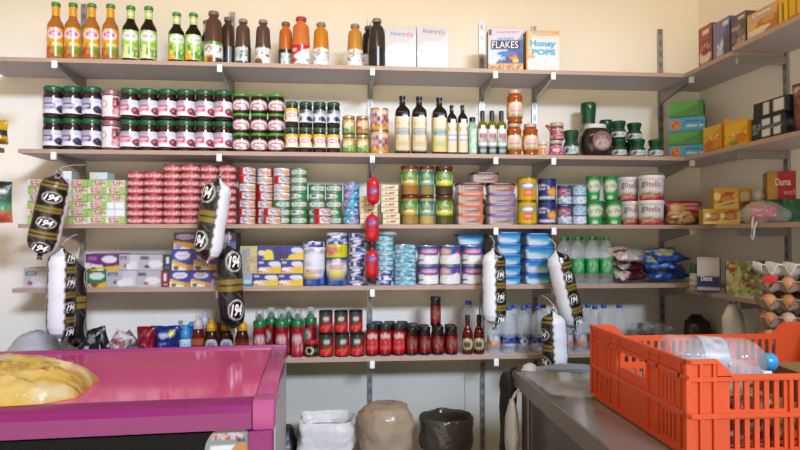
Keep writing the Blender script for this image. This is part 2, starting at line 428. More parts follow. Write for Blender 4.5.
gl2 = D('#a6cc56', E(.25, .15, .3, .2, '#f0b02c'), E(.6, .8, .36, .16, '#f0f4e4'), R(.4, .76, .8, .82, '#9a6aa8'), E(.75, .2, .3, .16, '#5f9a3a'), N(.1, .1, .9, .6, ['#5c8f34', '#e6edb4'], .3, 9))
gr2 = squash(h, r, '#1f140c', gl2, D('#c2d47c', R(.2, .4, .8, .6, '#e6efc0')), '#3d8a3f')
for px, yy, t in [(176.5, Y, 'with a small gap to its left'), (193.3, Y, 'next to the brown juices'), (207, Y + .08, 'half hidden behind the first brown juice')]:
    pl('squash_bottle', gr2, px, 1, yy, 'dark squash bottle with green and yellow label, ' + t, 'bottle', 'green label squash bottles')
def juice(h, r, content, design, capc='#8d8276', lo=.02, hi=.40):
    return bottle([(r * .9, 0), (r, .006), (r, h * .38), (r * .97, h * .44), (r * .89, h * .70), (r * .86, h * .79), (r * .76, h * .835), (r * .52, h * .87), (r * .46, h * .90), (r * .46, h * .95)], content,
                  [(r * .55, h * .925), (r * .58, h * .935), (r * .58, h * .975), (r * .52, h)], capc,
                  [('paper_label', r * 1.012, h * lo, r * 1.012, h * hi, design, 12)])
white_l = D('#eceae2', R(0, .9, 1, 1, '#3a2a28'), N(.15, .35, .85, .8, ['#6a4a6a', '#b9a8b0', '#3a3a4a'], .35, 4), E(.3, .1, .2, .2, '#7a5238'))
fruit_l = D('#f0efe6', E(.4, .12, .22, .22, '#c28a3a'), E(.4, .1, .1, .12, '#7a3a22'), E(.75, .1, .2, .15, '#3d3a1c'), E(.1, .1, .15, .2, '#d8c83a'), R(0, .85, 1, 1, '#5d8a34'), N(.2, .45, .9, .8, ['#5a5a6a', '#c9d4c0', '#d05a4a'], .4, 6))
dark_l = D('#1f1a18', R(.62, 0, .72, 1, '#8b8682'), N(.1, .3, .5, .7, ['#5a4a4a'], .3, 2))
green_l = D('#1c4a3a', R(.25, .12, .8, .75, '#dfe4da'), N(.25, .2, .8, .7, ['#3a6a9a', '#2a7a4a'], .3, 7), R(0, .85, 1, 1, '#2a2a2a'))
red_l = D('#eef0ea', AB(.25, .75, '#cf2634'), E(.15, .2, .22, .2, '#cf2634'), E(.3, .75, .1, .1, '#f4ccd0'), N(.3, .1, .9, .3, ['#4d8a6a'], .4, 3))
yel_l = D('#eceae4', N(.1, .3, .9, .9, ['#4a3a5a', '#c8bfc8', '#9a2a4a'], .4, 11), R(0, .92, 1, 1, '#d9a441'))
JU = [(213.5, 18.2, 12.3, '#5c3d30', fruit_l, '#7a6a5c', 'large brown juice bottle with fruit label, first of the browns', Y),
      (228, 14, 18, '#4a3129', dark_l, '#7a6a5c', 'brown juice bottle with black label, set back in the row', Y + .05),
      (243, 15.5, 20, '#5a4038', D('#241d1b', R(.1, .1, .75, .9, '#d9ddd6'), N(.1, .2, .75, .8, ['#8aa090', '#55605a'], .4, 5)), '#8d8276', 'brown juice bottle with green-grey label by the steel upright', Y),
      (263, 15.6, 20.7, '#59423a', white_l, '#8d8276', 'brown juice bottle with white label beside the amber ones', Y),
      (285.7, 14.5, 22.9, '#c0682a', green_l, '#7a5a3a', 'amber juice bottle with dark green label', Y + .05),
      (301, 18.5, 18, '#c9713a', red_l, '#b03030', 'big orange juice bottle with red cap and diagonal label', Y),
      (321, 16.2, 23.5, '#c07c24', yel_l, '#8d8276', 'golden juice bottle with white label beside the red capped one', Y),
      (355, 15.8, 25, '#bd8134', yel_l, '#8d8276', 'golden juice bottle with white label standing alone by the black ones', Y),
      (368.5, 14, 27, '#2e2420', white_l, '#5a5048', 'dark juice bottle mostly hidden behind the black labelled one', Y + .06),
      (376.8, 16.5, 19.5, '#38302b', D('#17120f', R(.5, 0, .6, 1, '#3a3632')), '#8a7a68', 'black juice bottle next to the white carton', Y)]  # paler stripe is a highlight painted into the black label
for px, w, ty, c, d, cc, lb_, yy in JU:
    rr = W(w, px, 1, yy) / 2
    pl('juice_bottle', juice(top(px, ty, yy, S[1]), rr, c, d, cc), px, 1, yy, lb_, 'bottle', 'juice bottles')

def cereal(px0, px1, ty, d, front, side, lettering, label, rot=0., extra=()):
    pc = (px0 + px1) / 2; yy = -SD + .03
    w = (px1 - px0) * mpp(at(pc, 50, yy)); h = top(pc, ty, yy, S[1])
    p = [('carton', carton(w, d, h, front, side, nu=36, nv=36), (0, 0, 0))]
    o = spawn('cereal_box', p, (X(pc, yy, 1), yy + d / 2, S[1] + .0006), label, 'cereal box', 'cereal boxes', rot)
    for (s, u, v, wd, ht, col, kw, dy) in lettering:
        link('lettering', text(s, w * wd, h * ht, mat(col, .5), **kw), o, ((u - .5) * w, -d / 2 - .0008 - dy, v * h))
    return o
nf = D('#cfd4da', AB(0, .88, '#cfc8c4'), E(.5, .35, .5, .3, '#dadfe5'), E(.3, .2, .25, .14, '#e2e6ea'), E(.72, .22, .2, .12, '#d5dbe2'), R(.08, .36, .22, .46, '#c6ccd4'), N(.1, .05, .9, .3, ['#dcdfe4', '#cfd6de'], .5, 4), N(.55, .5, .95, .6, ['#c9cfd8'], .4, 6))
for i, (a, b, t) in enumerate([(385, 416.3, 29), (417, 448.3, 26)]):
    cereal(a, b, t, .055, nf, '#d8d6d4', [('Nutry', .42, .86, .5, .13, '#5a86b4', dict(shear=.2, bold=.01), 0), ('fit', .8, .86, .24, .13, '#cf8ea4', dict(shear=.2, bold=.01), 0)],
           'white cereal carton with pale blue lettering, ' + ('next to the black juice bottle' if i == 0 else 'with open wall to its right'))
ff = D('#27345f', AB(-.5, 1.1, '#4a5f8e'), E(.5, .5, .62, .3, '#3c5c8f'), E(.5, .82, .5, .16, '#8ba3bd'), AB(0, .9, '#d9cdd6'), E(.15, .45, .16, .22, '#c9d4de'), R(.08, .52, .92, .73, '#1b2447'), E(.72, .3, .34, .2, '#1f3b78'), E(.55, .42, .3, .06, '#2f74b8'), BL(.13, .04, '#c9883e'), N(0, 0, 1, .17, ['#d9a052', '#e4bd84', '#b06a2c'], .8, 3, .05, .04), E(.72, .33, .12, .06, '#d97a2a'), E(.78, .25, .09, .06, '#f0c23c'), E(.66, .38, .06, .04, '#a03a22'), N(.2, .26, .5, .34, ['#cfd9e6'], .5, 4, .04, .03), R(.02, .86, .1, 1, '#4a4048'))
cereal(489, 523.8, 29.5, .06, ff, '#55565c', [('FLAKES', .49, .62, .76, .19, '#1b2447', dict(bold=.045), 0), ('FLAKES', .485, .628, .74, .165, '#f2f2ee', dict(bold=.0), .0006), ('HONEY', .52, .77, .5, .07, '#3fa0d8', dict(bold=.03, shear=.2), 0), ('CountryFarm', .55, .93, .6, .065, '#9a4a6a', dict(shear=.3), 0)],
       'dark blue flakes cereal box with orange flakes pictured below', math.radians(-6))
hf = D('#e8e2da', AB(.93, -.06, '#dfae62'), E(.5, .88, .44, .07, '#ecdcbc'), R(0, 0, .06, 1, '#d8a45a'), R(.06, .3, .16, 1, '#e6c99a'), E(.5, .22, .46, .2, '#efedea'), N(.2, .05, .9, .30, ['#dcd6d0', '#f0eeec', '#d2ced0'], .5, 5, .06, .04), E(.16, .36, .12, .04, '#dfa858'))
cereal(526, 559.8, 31, .06, hf, '#cfa05a', [('Honey', .5, .67, .78, .2, '#4fb0d6', dict(bold=.05), 0), ('POPS', .52, .48, .72, .15, '#56b2d4', dict(bold=.06), 0), ('CountryFarm', .52, .9, .62, .065, '#a8503a', dict(shear=.3), 0)],
       'orange and white honey cereal box with big blue lettering')

# wafer boxes on the right wall's top shelf, fronts facing into the room
WB = [(698.5, 712, 26, '#7c3a2a', D('#8a4a38', R(0, 0, 1, .1, '#b02a22'), AB(.1, .82, '#a8604a'), E(.45, .25, .5, .16, '#ded0c2'), E(.5, .48, .4, .2, '#9c3f38'), N(.1, .3, .9, .6, ['#6a2a24', '#d8a090'], .4, 3), R(.3, .8, .8, .9, '#e8ddd4'), R(.02, 0, .08, 1, '#c33a2a')), 'narrow red-brown wafer box nearest the wall corner', 0),
      (713, 730, 20, '#4a4a86', D('#5b5a9a', R(.2, .1, .62, .8, '#b9c0dc'), AB(.05, .85, '#7d7a9a'), R(.7, .05, 1, .5, '#5a4038'), R(.6, .82, .95, .92, '#e0dce4'), N(.2, .2, .6, .6, ['#8088c0', '#dfe4f2'], .5, 4)), 'violet blue wafer box standing second from the wall corner', 0),
      (731.5, 746, 14, '#4a3334', D('#5d4742', E(.5, .3, .45, .22, '#b6a79a'), E(.6, .45, .35, .12, '#8a5a42'), AB(0, .86, '#6a5456'), R(.5, .84, .95, .93, '#d8cfd0'), R(0, .6, .6, .68, '#a89a96'), N(0, 0, 1, .6, ['#453432', '#8f7d74'], .35, 6)), 'dark brown wafer box beside the tan one', 0),
      (747, 778, 8, '#c48a3c', D('#d0a05c', AB(.1, .62, '#d4b08a'), E(.68, .38, .4, .3, '#b5763a'), E(.7, .55, .22, .12, '#d99a4a'), E(.4, .3, .4, .08, '#eddcb8'), R(.05, .02, .5, .1, '#8a6a5a'), R(.1, .16, .6, .22, '#ded3c6'), E(.22, .52, .14, .08, '#e8b43a'), R(0, .95, 1, 1, '#d8a23a')), 'wide tan wafer box with white lettering', 1),
      (779, 788, 0, '#d9a616', D('#e6b81c', R(.35, .2, .6, .9, '#7a5a1a'), E(.5, .1, .5, .12, '#c98a1a')), 'yellow box next to the tan wafer box', 0),
      (789.5, 803, -8, '#d9a616', D('#e2b21a', R(.5, .2, .62, .9, '#8a641a'), E(.4, .12, .5, .12, '#b97a1a')), 'second yellow box at the photo edge', 0)]
for px0, px1, ty, sd, fr, lab_, lt in WB:
    x0 = RSX + .03; y0, y1 = atx(px0, 50, x0).y, atx(px1, 50, x0).y
    zb = S[1] + (.0126 if (y0 + y1) / 2 < -.565 else 0)
    mid = atx((px0 + px1) / 2, ty, x0); w = abs(y1 - y0) * .97; h = mid.z - zb
    o = spawn('wafer_box', [('carton', carton(w, .05, h, fr, sd, nu=24, nv=28), (0, 0, 0))], (x0 + .025, (y0 + y1) / 2, zb + .0006), lab_, 'box', 'boxes on the right wall top shelf', -PI / 2)
    if lt: link('lettering', text('Dama', w * .6, h * .13, mat('#f0ece4', .5), bold=.03), o, (0, -.026, h * .86)); link('lettering', text('dorea', w * .4, h * .1, mat('#d9b8b0', .5), shear=.3), o, (-w * .1, -.026, h * .7))

# ================================================================== shelf 2
z2 = S[2]
def jamlabel(main, sq, fruit, f2, band='#c9ccd8'):
    return D('#eceaf2', R(0, .72, 1, 1, band), R(.1, .66, .48, 1, '#9c9aa6'), E(.3, .74, .2, .14, '#b5b3bd'), R(.5, .8, .95, .95, '#dfe0ea'), R(.12, .26, .52, .64, sq), R(.17, .47, .47, .54, '#e8dcea'), R(.17, .35, .42, .4, '#e8dcea'), E(.74, .3, .17, .24, fruit), E(.9, .2, .12, .16, f2), E(.7, .34, .05, .07, main))
Y = YF(.037)
r = W(19.0, 72, 2, Y) / 2 * .985; h = .5 * top(72, 87.5, Y, z2) * .995
pj = jar(r, h, '#1f5c33', '#2a1720', jamlabel('#6a5a90', '#6a3a8c', '#2c2440', '#4a3a66', '#b9c0d8'), (.13, .62))
place6 = ['first from the left', 'second from the left', 'third from the left', 'fourth from the left', 'fifth from the left', 'sixth from the left']
rows = ['lower row', 'upper row']
for i, px in enumerate([53, 72.3, 91.8]):
    for k in range(2): pl('jam_jar', pj, px, 2, Y, f'purple plum jam jar with green lid, {rows[k]}, {place6[i]}', 'jam jar', 'plum jam jars', k * (h + .0006))
r2 = W(17.0, 111, 2, Y) / 2; h2 = .5 * top(111, 90.5, Y, z2) * .995
mk = jar(r2, h2, '#8a5a66', '#6e2c38', D('#e9e2e2', E(.28, .62, .2, .28, '#f4f0ee'), E(.28, .6, .12, .2, '#b96a78'), E(.28, .6, .08, .14, '#f4f0ee'), R(.55, .1, .98, .95, '#c05a6a'), E(.76, .3, .2, .2, '#e8a8b0'), E(.74, .72, .16, .2, '#7a2030'), N(.55, .1, .98, .95, ['#e9c3c8', '#8a2a3a'], .4, 3)), (.1, .78), .17, .9, mat('#9c7078', .35, .3))
for k in range(2): pl('jam_jar', mk, 111, 2, Y, f'pink labelled jar with mauve lid between plum and fig jars, {rows[k]}', 'jam jar', 'pink labelled jars', k * (h2 + .0006))
r = W(18.7, 177, 2, Y) / 2 * .985; h = .5 * top(177, 90.5, Y, z2) * .995
fj = jar(r, h, '#1f5c33', '#2a1214', jamlabel('#e8a0a8', '#d83a66', '#8a2234', '#a83a50', '#d4d2d6'), (.13, .62))
for i, px in enumerate([129.7, 148.7, 167.5, 186, 204.8, 223.2]):
    for k in range(2): pl('jam_jar', fj, px, 2, Y, f'red fig jam jar with pink label square, {rows[k]}, {place6[i]}', 'jam jar', 'fig jam jars', k * (h + .0006))
r = W(17.2, 258, 2, Y) / 2 * .985; h = top(258, 95, Y, z2) / 3 * .995
cl = D('#2c1418', E(.5, .5, .46, .46, '#d9b9b9'), E(.5, .55, .36, .3, '#ece4e0'), E(.5, .5, .28, .2, '#b06a72'), R(.3, .4, .7, .55, '#f0e8e4'), N(.2, .1, .8, .4, ['#8a3040', '#c98a90', '#f4eceb'], .7, 9))
cj = jar(r, h, '#4f8f2e', '#2c1215', cl, (.1, .66), .14)
r3 = ['bottom row', 'middle row', 'top row']
for i, px in enumerate([241.2, 259, 276.2]):
    for k in range(3): pl('jam_jar', cj, px, 2, Y, f'dark cherry jam jar with bright green lid, {r3[k]}, {place6[i]}', 'jam jar', 'cherry jam jars', k * (h + .0006))
r = W(13.6, 312, 2, Y) / 2 * .985; h = .5 * top(312, 103, Y, z2) * .99
Y3 = YF(r)
yl = D('#f1e6cf', AB(0, .72, '#e2b23a'), E(.5, .8, .4, .3, '#e8c050'), E(.5, .5, .33, .3, '#f4ece4'), E(.5, .5, .22, .18, '#d07a86'), R(.35, .45, .65, .55, '#f4ece4'), E(.9, .55, .12, .2, '#6a3a2a'), E(.12, .4, .1, .16, '#9a6a30'))
yj = jar(r, h, '#2b5a3c', '#33201a', yl, (.2, .72), .13)
bl_ = D('#dfe3ea', R(0, .8, 1, 1, '#8fa0aa'), E(.3, .85, .15, .15, '#3a4a44'), R(.4, .6, .85, .7, '#b0b6c4'), E(.65, .3, .16, .22, '#2a2c48'), E(.82, .22, .1, .14, '#4a4870'), E(.2, .3, .12, .2, '#5a6a8a'))
bj = jar(r, h, '#22513a', '#231a1e', bl_, (.18, .66), .14)
for i, px in enumerate([291.7, 305.6, 319.5, 333.4]): pl('jam_jar', yj, px, 2, Y3, f'small jam jar with yellow arched label, lower row, {place6[i]}', 'jam jar', 'yellow labelled jam jars')
pl('jam_jar', yj, 291.7, 2, Y3, 'small jam jar with yellow arched label, alone in the upper row', 'jam jar', 'yellow labelled jam jars', h + .0006)
for i, px in enumerate([305.6, 319.5, 333.4]): pl('jam_jar', bj, px, 2, Y3, f'small blueberry jam jar with white label, upper row, {place6[i]}', 'jam jar', 'blueberry jam jars', h + .0006)
r = W(13.2, 355, 2, Y) / 2 * .985; h = .5 * top(355, 116.5, YF(r), z2) * .99
b1 = jar(r, h, '#c2b48a', '#6a5a2c', D('#5a8a3c', R(0, .6, 1, 1, '#c9944a'), E(.5, .55, .3, .3, '#e0d8b0'), E(.7, .3, .2, .2, '#8fb858'), N(0, 0, 1, 1, ['#7aa24a', '#d8b070'], .3, 2)), (.08, .78), .14, .93, mat('#b5a77e', .35, .6))
b2 = jar(r, h, '#c2b48a', '#8a4a2c', D('#a8623a', E(.5, .6, .35, .3, '#e0c8a8'), E(.3, .3, .2, .2, '#c43a2a'), R(0, 0, 1, .2, '#5a8a3c'), N(0, 0, 1, 1, ['#c98a5a', '#d8b070'], .3, 2)), (.08, .78), .14, .93, mat('#b5a77e', .35, .6))
pl('baby_food_jar', b1, 348.6, 2, YF(r), 'small green labelled jar with gold lid, left of pair, lower', 'jar', 'gold lid jars')
pl('baby_food_jar', b1, 362.4, 2, YF(r), 'small green labelled jar with gold lid, right of pair, lower', 'jar', 'gold lid jars')
pl('baby_food_jar', b1, 348.6, 2, YF(r), 'small green labelled jar with gold lid, stacked upper left', 'jar', 'gold lid jars', h + .0006)
pl('baby_food_jar', b2, 362.4, 2, YF(r), 'small orange-red labelled jar with gold lid, stacked on another', 'jar', 'gold lid jars', h + .0006)
r = W(19, 379, 2, Y) / 2 * .98; h = .5 * top(379, 109, YF(r), z2) * .99
cd_ = D('#e6cfc4', R(0, 0, 1, .14, '#e0a030'), R(0, .88, 1, 1, '#d8a048'), E(.3, .6, .24, .2, '#caa0a8'), E(.72, .4, .2, .2, '#8a2a40'), E(.4, .3, .2, .16, '#7a3a4a'), E(.75, .72, .2, .14, '#e8d2a0'), N(0, .14, 1, .88, ['#a84a60', '#e4b8a0', '#6a2a30', '#f0e0dc'], .5, 8, .11, .12))
fc = tin(r, h, cd_)
for k in range(2): pl('fruit_tin', fc, 379.3, 2, YF(r), 'tall tin with colourful sweets label, ' + ('lower of the pair' if k == 0 else 'upper of the pair'), 'tin', 'sweets tins', k * (h + .0006))
def oil(w, h, lab, content='#1a1410', n=6):
    x = w / 2
    return bottle([(x * .94, 0), (x, .006), (x, h * .70), (x * .9, h * .76), (x * .55, h * .815), (x * .36, h * .85), (x * .34, h * .93)], content, [(x * .42, h * .865), (x * .44, h * .87), (x * .36, h * .92), (x * .44, h * .96), (x * .42, h)], '#15130f',
                  [('paper_label', x * 1.015, h * .04, x * 1.015, h * .63, lab, 22)], e=n, segs=32)
oill = D('#cfb98a', R(0, .97, 1, 1, '#e3d5ae'), E(.5, .57, .27, .1, '#4a4c44'), E(.5, .57, .19, .07, '#b9b8a8'), N(.3, .52, .7, .62, ['#4a4c44', '#8a8a78'], .4, 3, .09, .03), N(.3, .75, .7, .85, ['#b09a68'], .5, 3), R(.38, .15, .62, .3, '#bda468'), N(.25, .34, .75, .4, ['#a08c58'], .6, 5, .1, .03), R(0, 0, 1, .04, '#3a3020'))
oill2 = D('#cdbb84', R(0, 0, 1, .35, '#c9b45c'), E(.5, .57, .27, .1, '#2c5a54'), E(.5, .57, .19, .07, '#a9bcae'), N(.3, .52, .7, .62, ['#2c5a54'], .4, 3, .09, .03), R(.38, .15, .62, .3, '#9fae58'))
Yo = YF(.03); w = W(14.6, 418, 2, Yo)
for px, ty, d_, t in [(402.3, 96.5, oill, 'first from the sweets tins'), (419, 97.2, oill, 'second from the sweets tins'), (439.2, 98, oill2, 'with teal emblem, third from the sweets tins')]:
    pl('oil_bottle', oil(w, top(px, ty, Yo, z2), d_), px, 2, Yo, 'tall dark square oil bottle with tan label, ' + t, 'bottle', 'square oil bottles', rot=random.uniform(-.06, .06))
w = W(9.8, 455, 2, Yo)
oill3 = D('#d2bf98', E(.5, .5, .3, .1, '#8a86a0'), E(.5, .5, .2, .06, '#e0d8d0'), N(.25, .7, .75, .85, ['#9a865e'], .5, 3))
for px, t in [(451.6, 'first'), (462.4, 'second')]:
    pl('oil_bottle', oil(w, top(px, 106, Yo, z2), oill3), px, 2, Yo - .01, f'small dark square oil bottle with tan label, {t} of the small pair', 'bottle', 'small square oil bottles', rot=0)
w = W(8.6, 472, 2, Yo)
pl('oil_bottle', bottle([(w / 2 * .95, 0), (w / 2, .005), (w / 2, .115), (w / 2 * .7, .13), (w / 2 * .6, .14)], '#8fb096', [(w / 2 * .7, .134), (w / 2 * .72, .155), (w / 2 * .65, .157)], '#1c1a18',
    [('paper_label', w / 2 * 1.02, .01, w / 2 * 1.02, .11, D('#a8c4a6', N(0, 0, 1, 1, ['#7fa887', '#d5e2cf'], .5, 3)), 8)], e=4), 472.3, 2, Yo, 'short pale green square bottle with black cap', 'bottle', rot=0)
w = W(9.4, 491, 2, Yo); h = top(491, 111, Yo, z2)
x = w / 2
gol = bottle([(x * .94, 0), (x, .005), (x, h * .66), (x * .9, h * .71), (x * .45, h * .76), (x * .4, h * .82)], '#6e6414', [(x * .5, h * .76), (x * .5, h * .98), (x * .44, h)], '#14140f',
    [('paper_label', x * 1.02, h * .02, x * 1.02, h * .58, D('#dcdcd0', R(0, 0, 1, .34, '#23402e'), E(.5, .72, .16, .14, '#9a3a3a'), R(0, .0, .06, 1, '#23402e'), R(.94, 0, 1, 1, '#23402e'), N(.25, .42, .75, .6, ['#8a8a80'], .5, 3), E(.5, .14, .12, .05, '#c9c9ba')), 12)], e=5, segs=32)
for i, px in enumerate([482.3, 491.8, 501.4]): pl('oil_bottle', gol, px, 2, Yo, f'olive oil bottle with green and white label, {ORD[i]} of three', 'bottle', 'olive oil bottles', rot=0)
def honey(r, h):
    body = loft('glass_body', [(r * .86, 0), (r * .95, h * .03), (r * .88, h * .1), (r * .98, h * .18), (r, h * .4), (r * .98, h * .62), (r * .9, h * .7), (r * .98, h * .76), (r * .9, h * .84), (r * .72, h * .88), (r * .72, h * .92)], mat('#a04a18', .1), 24)
    cap = loft('lid', [(r * .8, h * .89), (r * .82, h * .9), (r * .82, h * .985), (r * .75, h)], mat('#c9b2a0', .35, .2), 24)
    lab_ = loft('paper_label', [(r * 1.01, h * .18), (r * 1.01, h * .62)], PG, 48, design=D('#e0b24a', E(.5, .5, .36, .5, '#f0e2c6'), E(.5, .5, .26, .22, '#d88a92'), R(.3, .45, .7, .55, '#f6eadc'), E(.5, .08, .25, .12, '#8aa05a'), R(0, 0, .14, 1, '#b8642a'), R(.86, 0, 1, 1, '#b8642a')), caps=(0, 0), sub=10)
    return [('glass_body', body), ('lid', cap), ('paper_label', lab_)]
Yh = YF(.033); r = W(15.6, 520, 2, Yh) / 2; h = top(514, 124.3, Yh, z2)
hj = honey(r, h)
pl('honey_jar', hj, 514, 2, Yh, 'amber honey jar with another honey jar on top', 'jar', 'honey jars'); pl('honey_jar', hj, 530.3, 2, Yh, 'amber honey jar standing beside the two stacked ones', 'jar', 'honey jars')
pl('honey_jar', honey(r * 1.02, top(514.6, 91, Yh, z2) - h - .001), 514.8, 2, Yh, 'amber honey jar stacked on another honey jar', 'jar', 'honey jars', h + .0006)
def spice(r, h, c, lid, d_): return jar(r, h, lid, c, d_, (.08, .62), .2, .95)
Ys = YF(.026)
pl('spice_jar', spice(W(10.5, 542, 2, Ys) / 2, top(542, 141.5, Ys, z2), '#b59a7a', '#cfcac4', D('#e0d0c0', E(.5, .5, .3, .4, '#d9a24a'), N(0, 0, 1, 1, ['#b96a78', '#f0e8e0'], .3, 2))), 542.3, 2, Ys, 'tiny pale spice jar beside the pink labelled one', 'jar')
ha = top(556, 141, Ys, z2)
pl('spice_jar', spice(W(13.2, 556, 2, Ys) / 2, ha, '#7a4a4a', '#b5aaa8', D('#d98aa8', E(.5, .5, .36, .4, '#c43a7a'), E(.5, .5, .2, .25, '#f0d8b0'), N(0, 0, 1, 1, ['#7a3a9a', '#e8b0c8'], .3, 2))), 555.6, 2, Ys, 'small spice jar with magenta label, under the ribboned jar', 'jar')
o = pl('spice_jar', spice(W(14, 556, 2, Ys) / 2, top(556, 123, Ys, z2) - ha - .001, '#8a4a34', '#b9a8a0', D('#c9988a', E(.5, .5, .36, .35, '#b0507a'), N(0, 0, 1, 1, ['#8a3a2a', '#e0c0b0'], .4, 4))), 556.8, 2, Ys, 'small red-brown jar with ribbon, on top of the magenta labelled jar', 'jar', None, ha + .0006, rot=0)
link('ribbon', tube('ribbon', [(-.028, -.005, .055), (-.04, -.01, .066), (-.046, -.012, .062), (-.036, -.012, .052), (-.028, -.014, .04), (-.026, -.02, .03)], .0035, mat('#8c5648', .6), 6), o)
def coffee(r, h, tint='#26443a'):
    gl_ = loft('glass_body', [(r * .9, 0), (r, h * .05), (r, h * .38), (r * .92, h * .5), (r * .72, h * .62), (r * .74, h * .68)], mat(tint, .08), 24)
    cap = loft('lid', [(r * .8, h * .64), (r * .82, h * .66), (r * .92, h * .84), (r * .95, h * .86), (r * .95, h * .97), (r * .85, h)], mat('#0d4a2c', .25), 24)
    lab_ = loft('paper_label', [(r * 1.012, h * .06), (r * 1.012, h * .37)], PG, 48, design=D('#aab4b0', E(.5, .5, .4, .4, '#d9dde0'), E(.35, .45, .12, .3, '#3a3a3e'), E(.65, .5, .1, .25, '#4a5a5a'), N(0, 0, 1, 1, ['#2f5a4a', '#cfd6d4'], .3, 5)), caps=(0, 0), sub=6)
    return [('glass_body', gl_), ('lid', cap), ('paper_label', lab_)]
Yc = YF(.03)
cf = coffee(W(15.5, 571, 2, Yc) / 2, top(571, 131, Yc, z2))
pl('coffee_jar', cf, 571, 2, Yc, 'green lidded coffee jar standing left of the round tub', 'jar', 'green lid coffee jars')
hc = top(617, 139.5, Yc, z2); cs = coffee(W(15, 620, 2, Yc) / 2, hc)
pl('coffee_jar', cs, 618.8, 2, Yc, 'small green lidded coffee jar, first right of the round tub, lower', 'jar', 'green lid coffee jars')
pl('coffee_jar', cs, 637.5, 2, Yc, 'small green lidded coffee jar, lower row, second right of tub', 'jar', 'green lid coffee jars')
pl('coffee_jar', cs, 631, 2, Yc + .075, 'small green lidded coffee jar tucked behind the lower row', 'jar', 'green lid coffee jars')
pl('coffee_jar', cs, 655.6, 2, Yc, 'small green lidded coffee jar at the right end of the row', 'jar', 'green lid coffee jars')
pl('coffee_jar', cs, 618.4, 2, Yc, 'small green lidded coffee jar stacked next to the round tub', 'jar', 'green lid coffee jars', hc + .0006)
pl('coffee_jar', cs, 634.2, 2, Yc + .037, 'small green lidded coffee jar stacked on two others', 'jar', 'green lid coffee jars', hc + .0006)
pl('coffee_jar', coffee(W(14, 590, 2, Yc) / 2, top(603, 120.5, Yc + .115, z2)), 606, 2, Yc + .115, 'green lidded coffee jar behind the round tub', 'jar', 'green lid coffee jars')
pl('coffee_jar', coffee(W(16.5, 590, 2, Yc) / 2, top(590, 103.5, Yc + .11, z2), '#7d8c86'), 588.5, 2, Yc + .11, 'tall green lidded coffee jar rising behind the round tub', 'jar', 'green lid coffee jars')
# squat round tub lying behind its big round label
Yt = -SD + .06; rr_ = W(32, 597, 2, Yt) / 2; hh = top(597, 125.5, Yt, z2)
o = spawn('chocolate_tub', [('tub_body', loft('tub_body', [(rr_ * .62, .045, 0), (rr_ * .8, .05, hh * .06), (rr_, .052, hh * .4), (rr_ * .98, .052, hh * .6), (rr_ * .74, .046, hh * .84), (rr_ * .62, .042, hh * .88)], mat('#2a1a18', .15), 32, e=2.4)),
    ('lid', loft('lid', [(rr_ * .62, .042, hh * .87), (rr_ * .64, .043, hh * .88), (rr_ * .64, .043, hh * .98), (rr_ * .6, .04, hh)], mat('#d9dad8', .4), 32, e=2.4))], (X(595, Yt, 2), Yt, z2 + .0006), 'squat dark chocolate tub with white lid and round brown label', 'tub')
dsn = D('#5d3a38', E(.5, .5, .46, .46, '#8a6460'), E(.5, .5, .41, .41, '#7c5450'), E(.5, .38, .36, .26, '#b49c9a'), N(.28, .3, .72, .46, ['#5a3c3c', '#c8b4b2'], .6, 3, .07, .05), R(.3, .66, .7, .76, '#a8847c'))
rl = rr_ * .62
link('paper_label', disc('paper_label', rl, -.0545, dsn, PG), o, (rr_ * .12, 0, hh * .46))
# snack boxes at the corner
Yb = -SD + .03; gx0, gx1 = 669, 702; pc = 685; w = 33 * mpp(at(685, 130, Yb))
gb = D('#3f8a3e', AB(.12, .7, '#5aa54a'), R(.0, .0, 1, .08, '#2f6e30'), R(.86, 0, 1, 1, '#37803a'), N(.1, .1, .8, .4, ['#56a04c'], .3, 2))
bb = D('#4aa8d8', R(0, 0, 1, .12, '#3a94c8'), E(.19, .5, .15, .36, '#d8762c'), N(.1, .3, .28, .7, ['#8a3a1a', '#f0c070'], .35, 3, .05, .12), R(.42, .3, .95, .42, '#d4ecf6'), R(.5, .62, .85, .76, '#2a6ea8'), N(.42, .3, .95, .8, ['#8cc8e6', '#2a7ab0'], .3, 6, .06, .14))
zc = z2; ys_ = [158, 144.2, 130.5, 116, 99.5]; zz = [at(685, y_, Yb).z for y_ in ys_]; zz[0] = z2
tx = ['pale blue snack carton with orange spot at the bottom of the corner stack', 'green carton between the two blue ones in the corner stack', 'pale blue snack carton with orange spot, upper of the two', 'green carton on top of the corner stack']
acc = z2
for k in range(4):
    hk = zz[k + 1] - zz[k]; wk = w * (.95 if k % 2 else 1.0)
    spawn('snack_box', [('carton', carton(wk, .12, hk - .0012, (bb, gb)[k % 2], ('#3a8fc0', '#2f7034')[k % 2], ('#4aa0d0', '#4a9a44')[k % 2], nu=30, nv=12))], (X(686.5, -.2, 2) + .034, -.2 + .05, zz[k] + .0006), tx[k], 'box', 'green and blue snack cartons', math.radians(-33 - (k % 2) * 3))
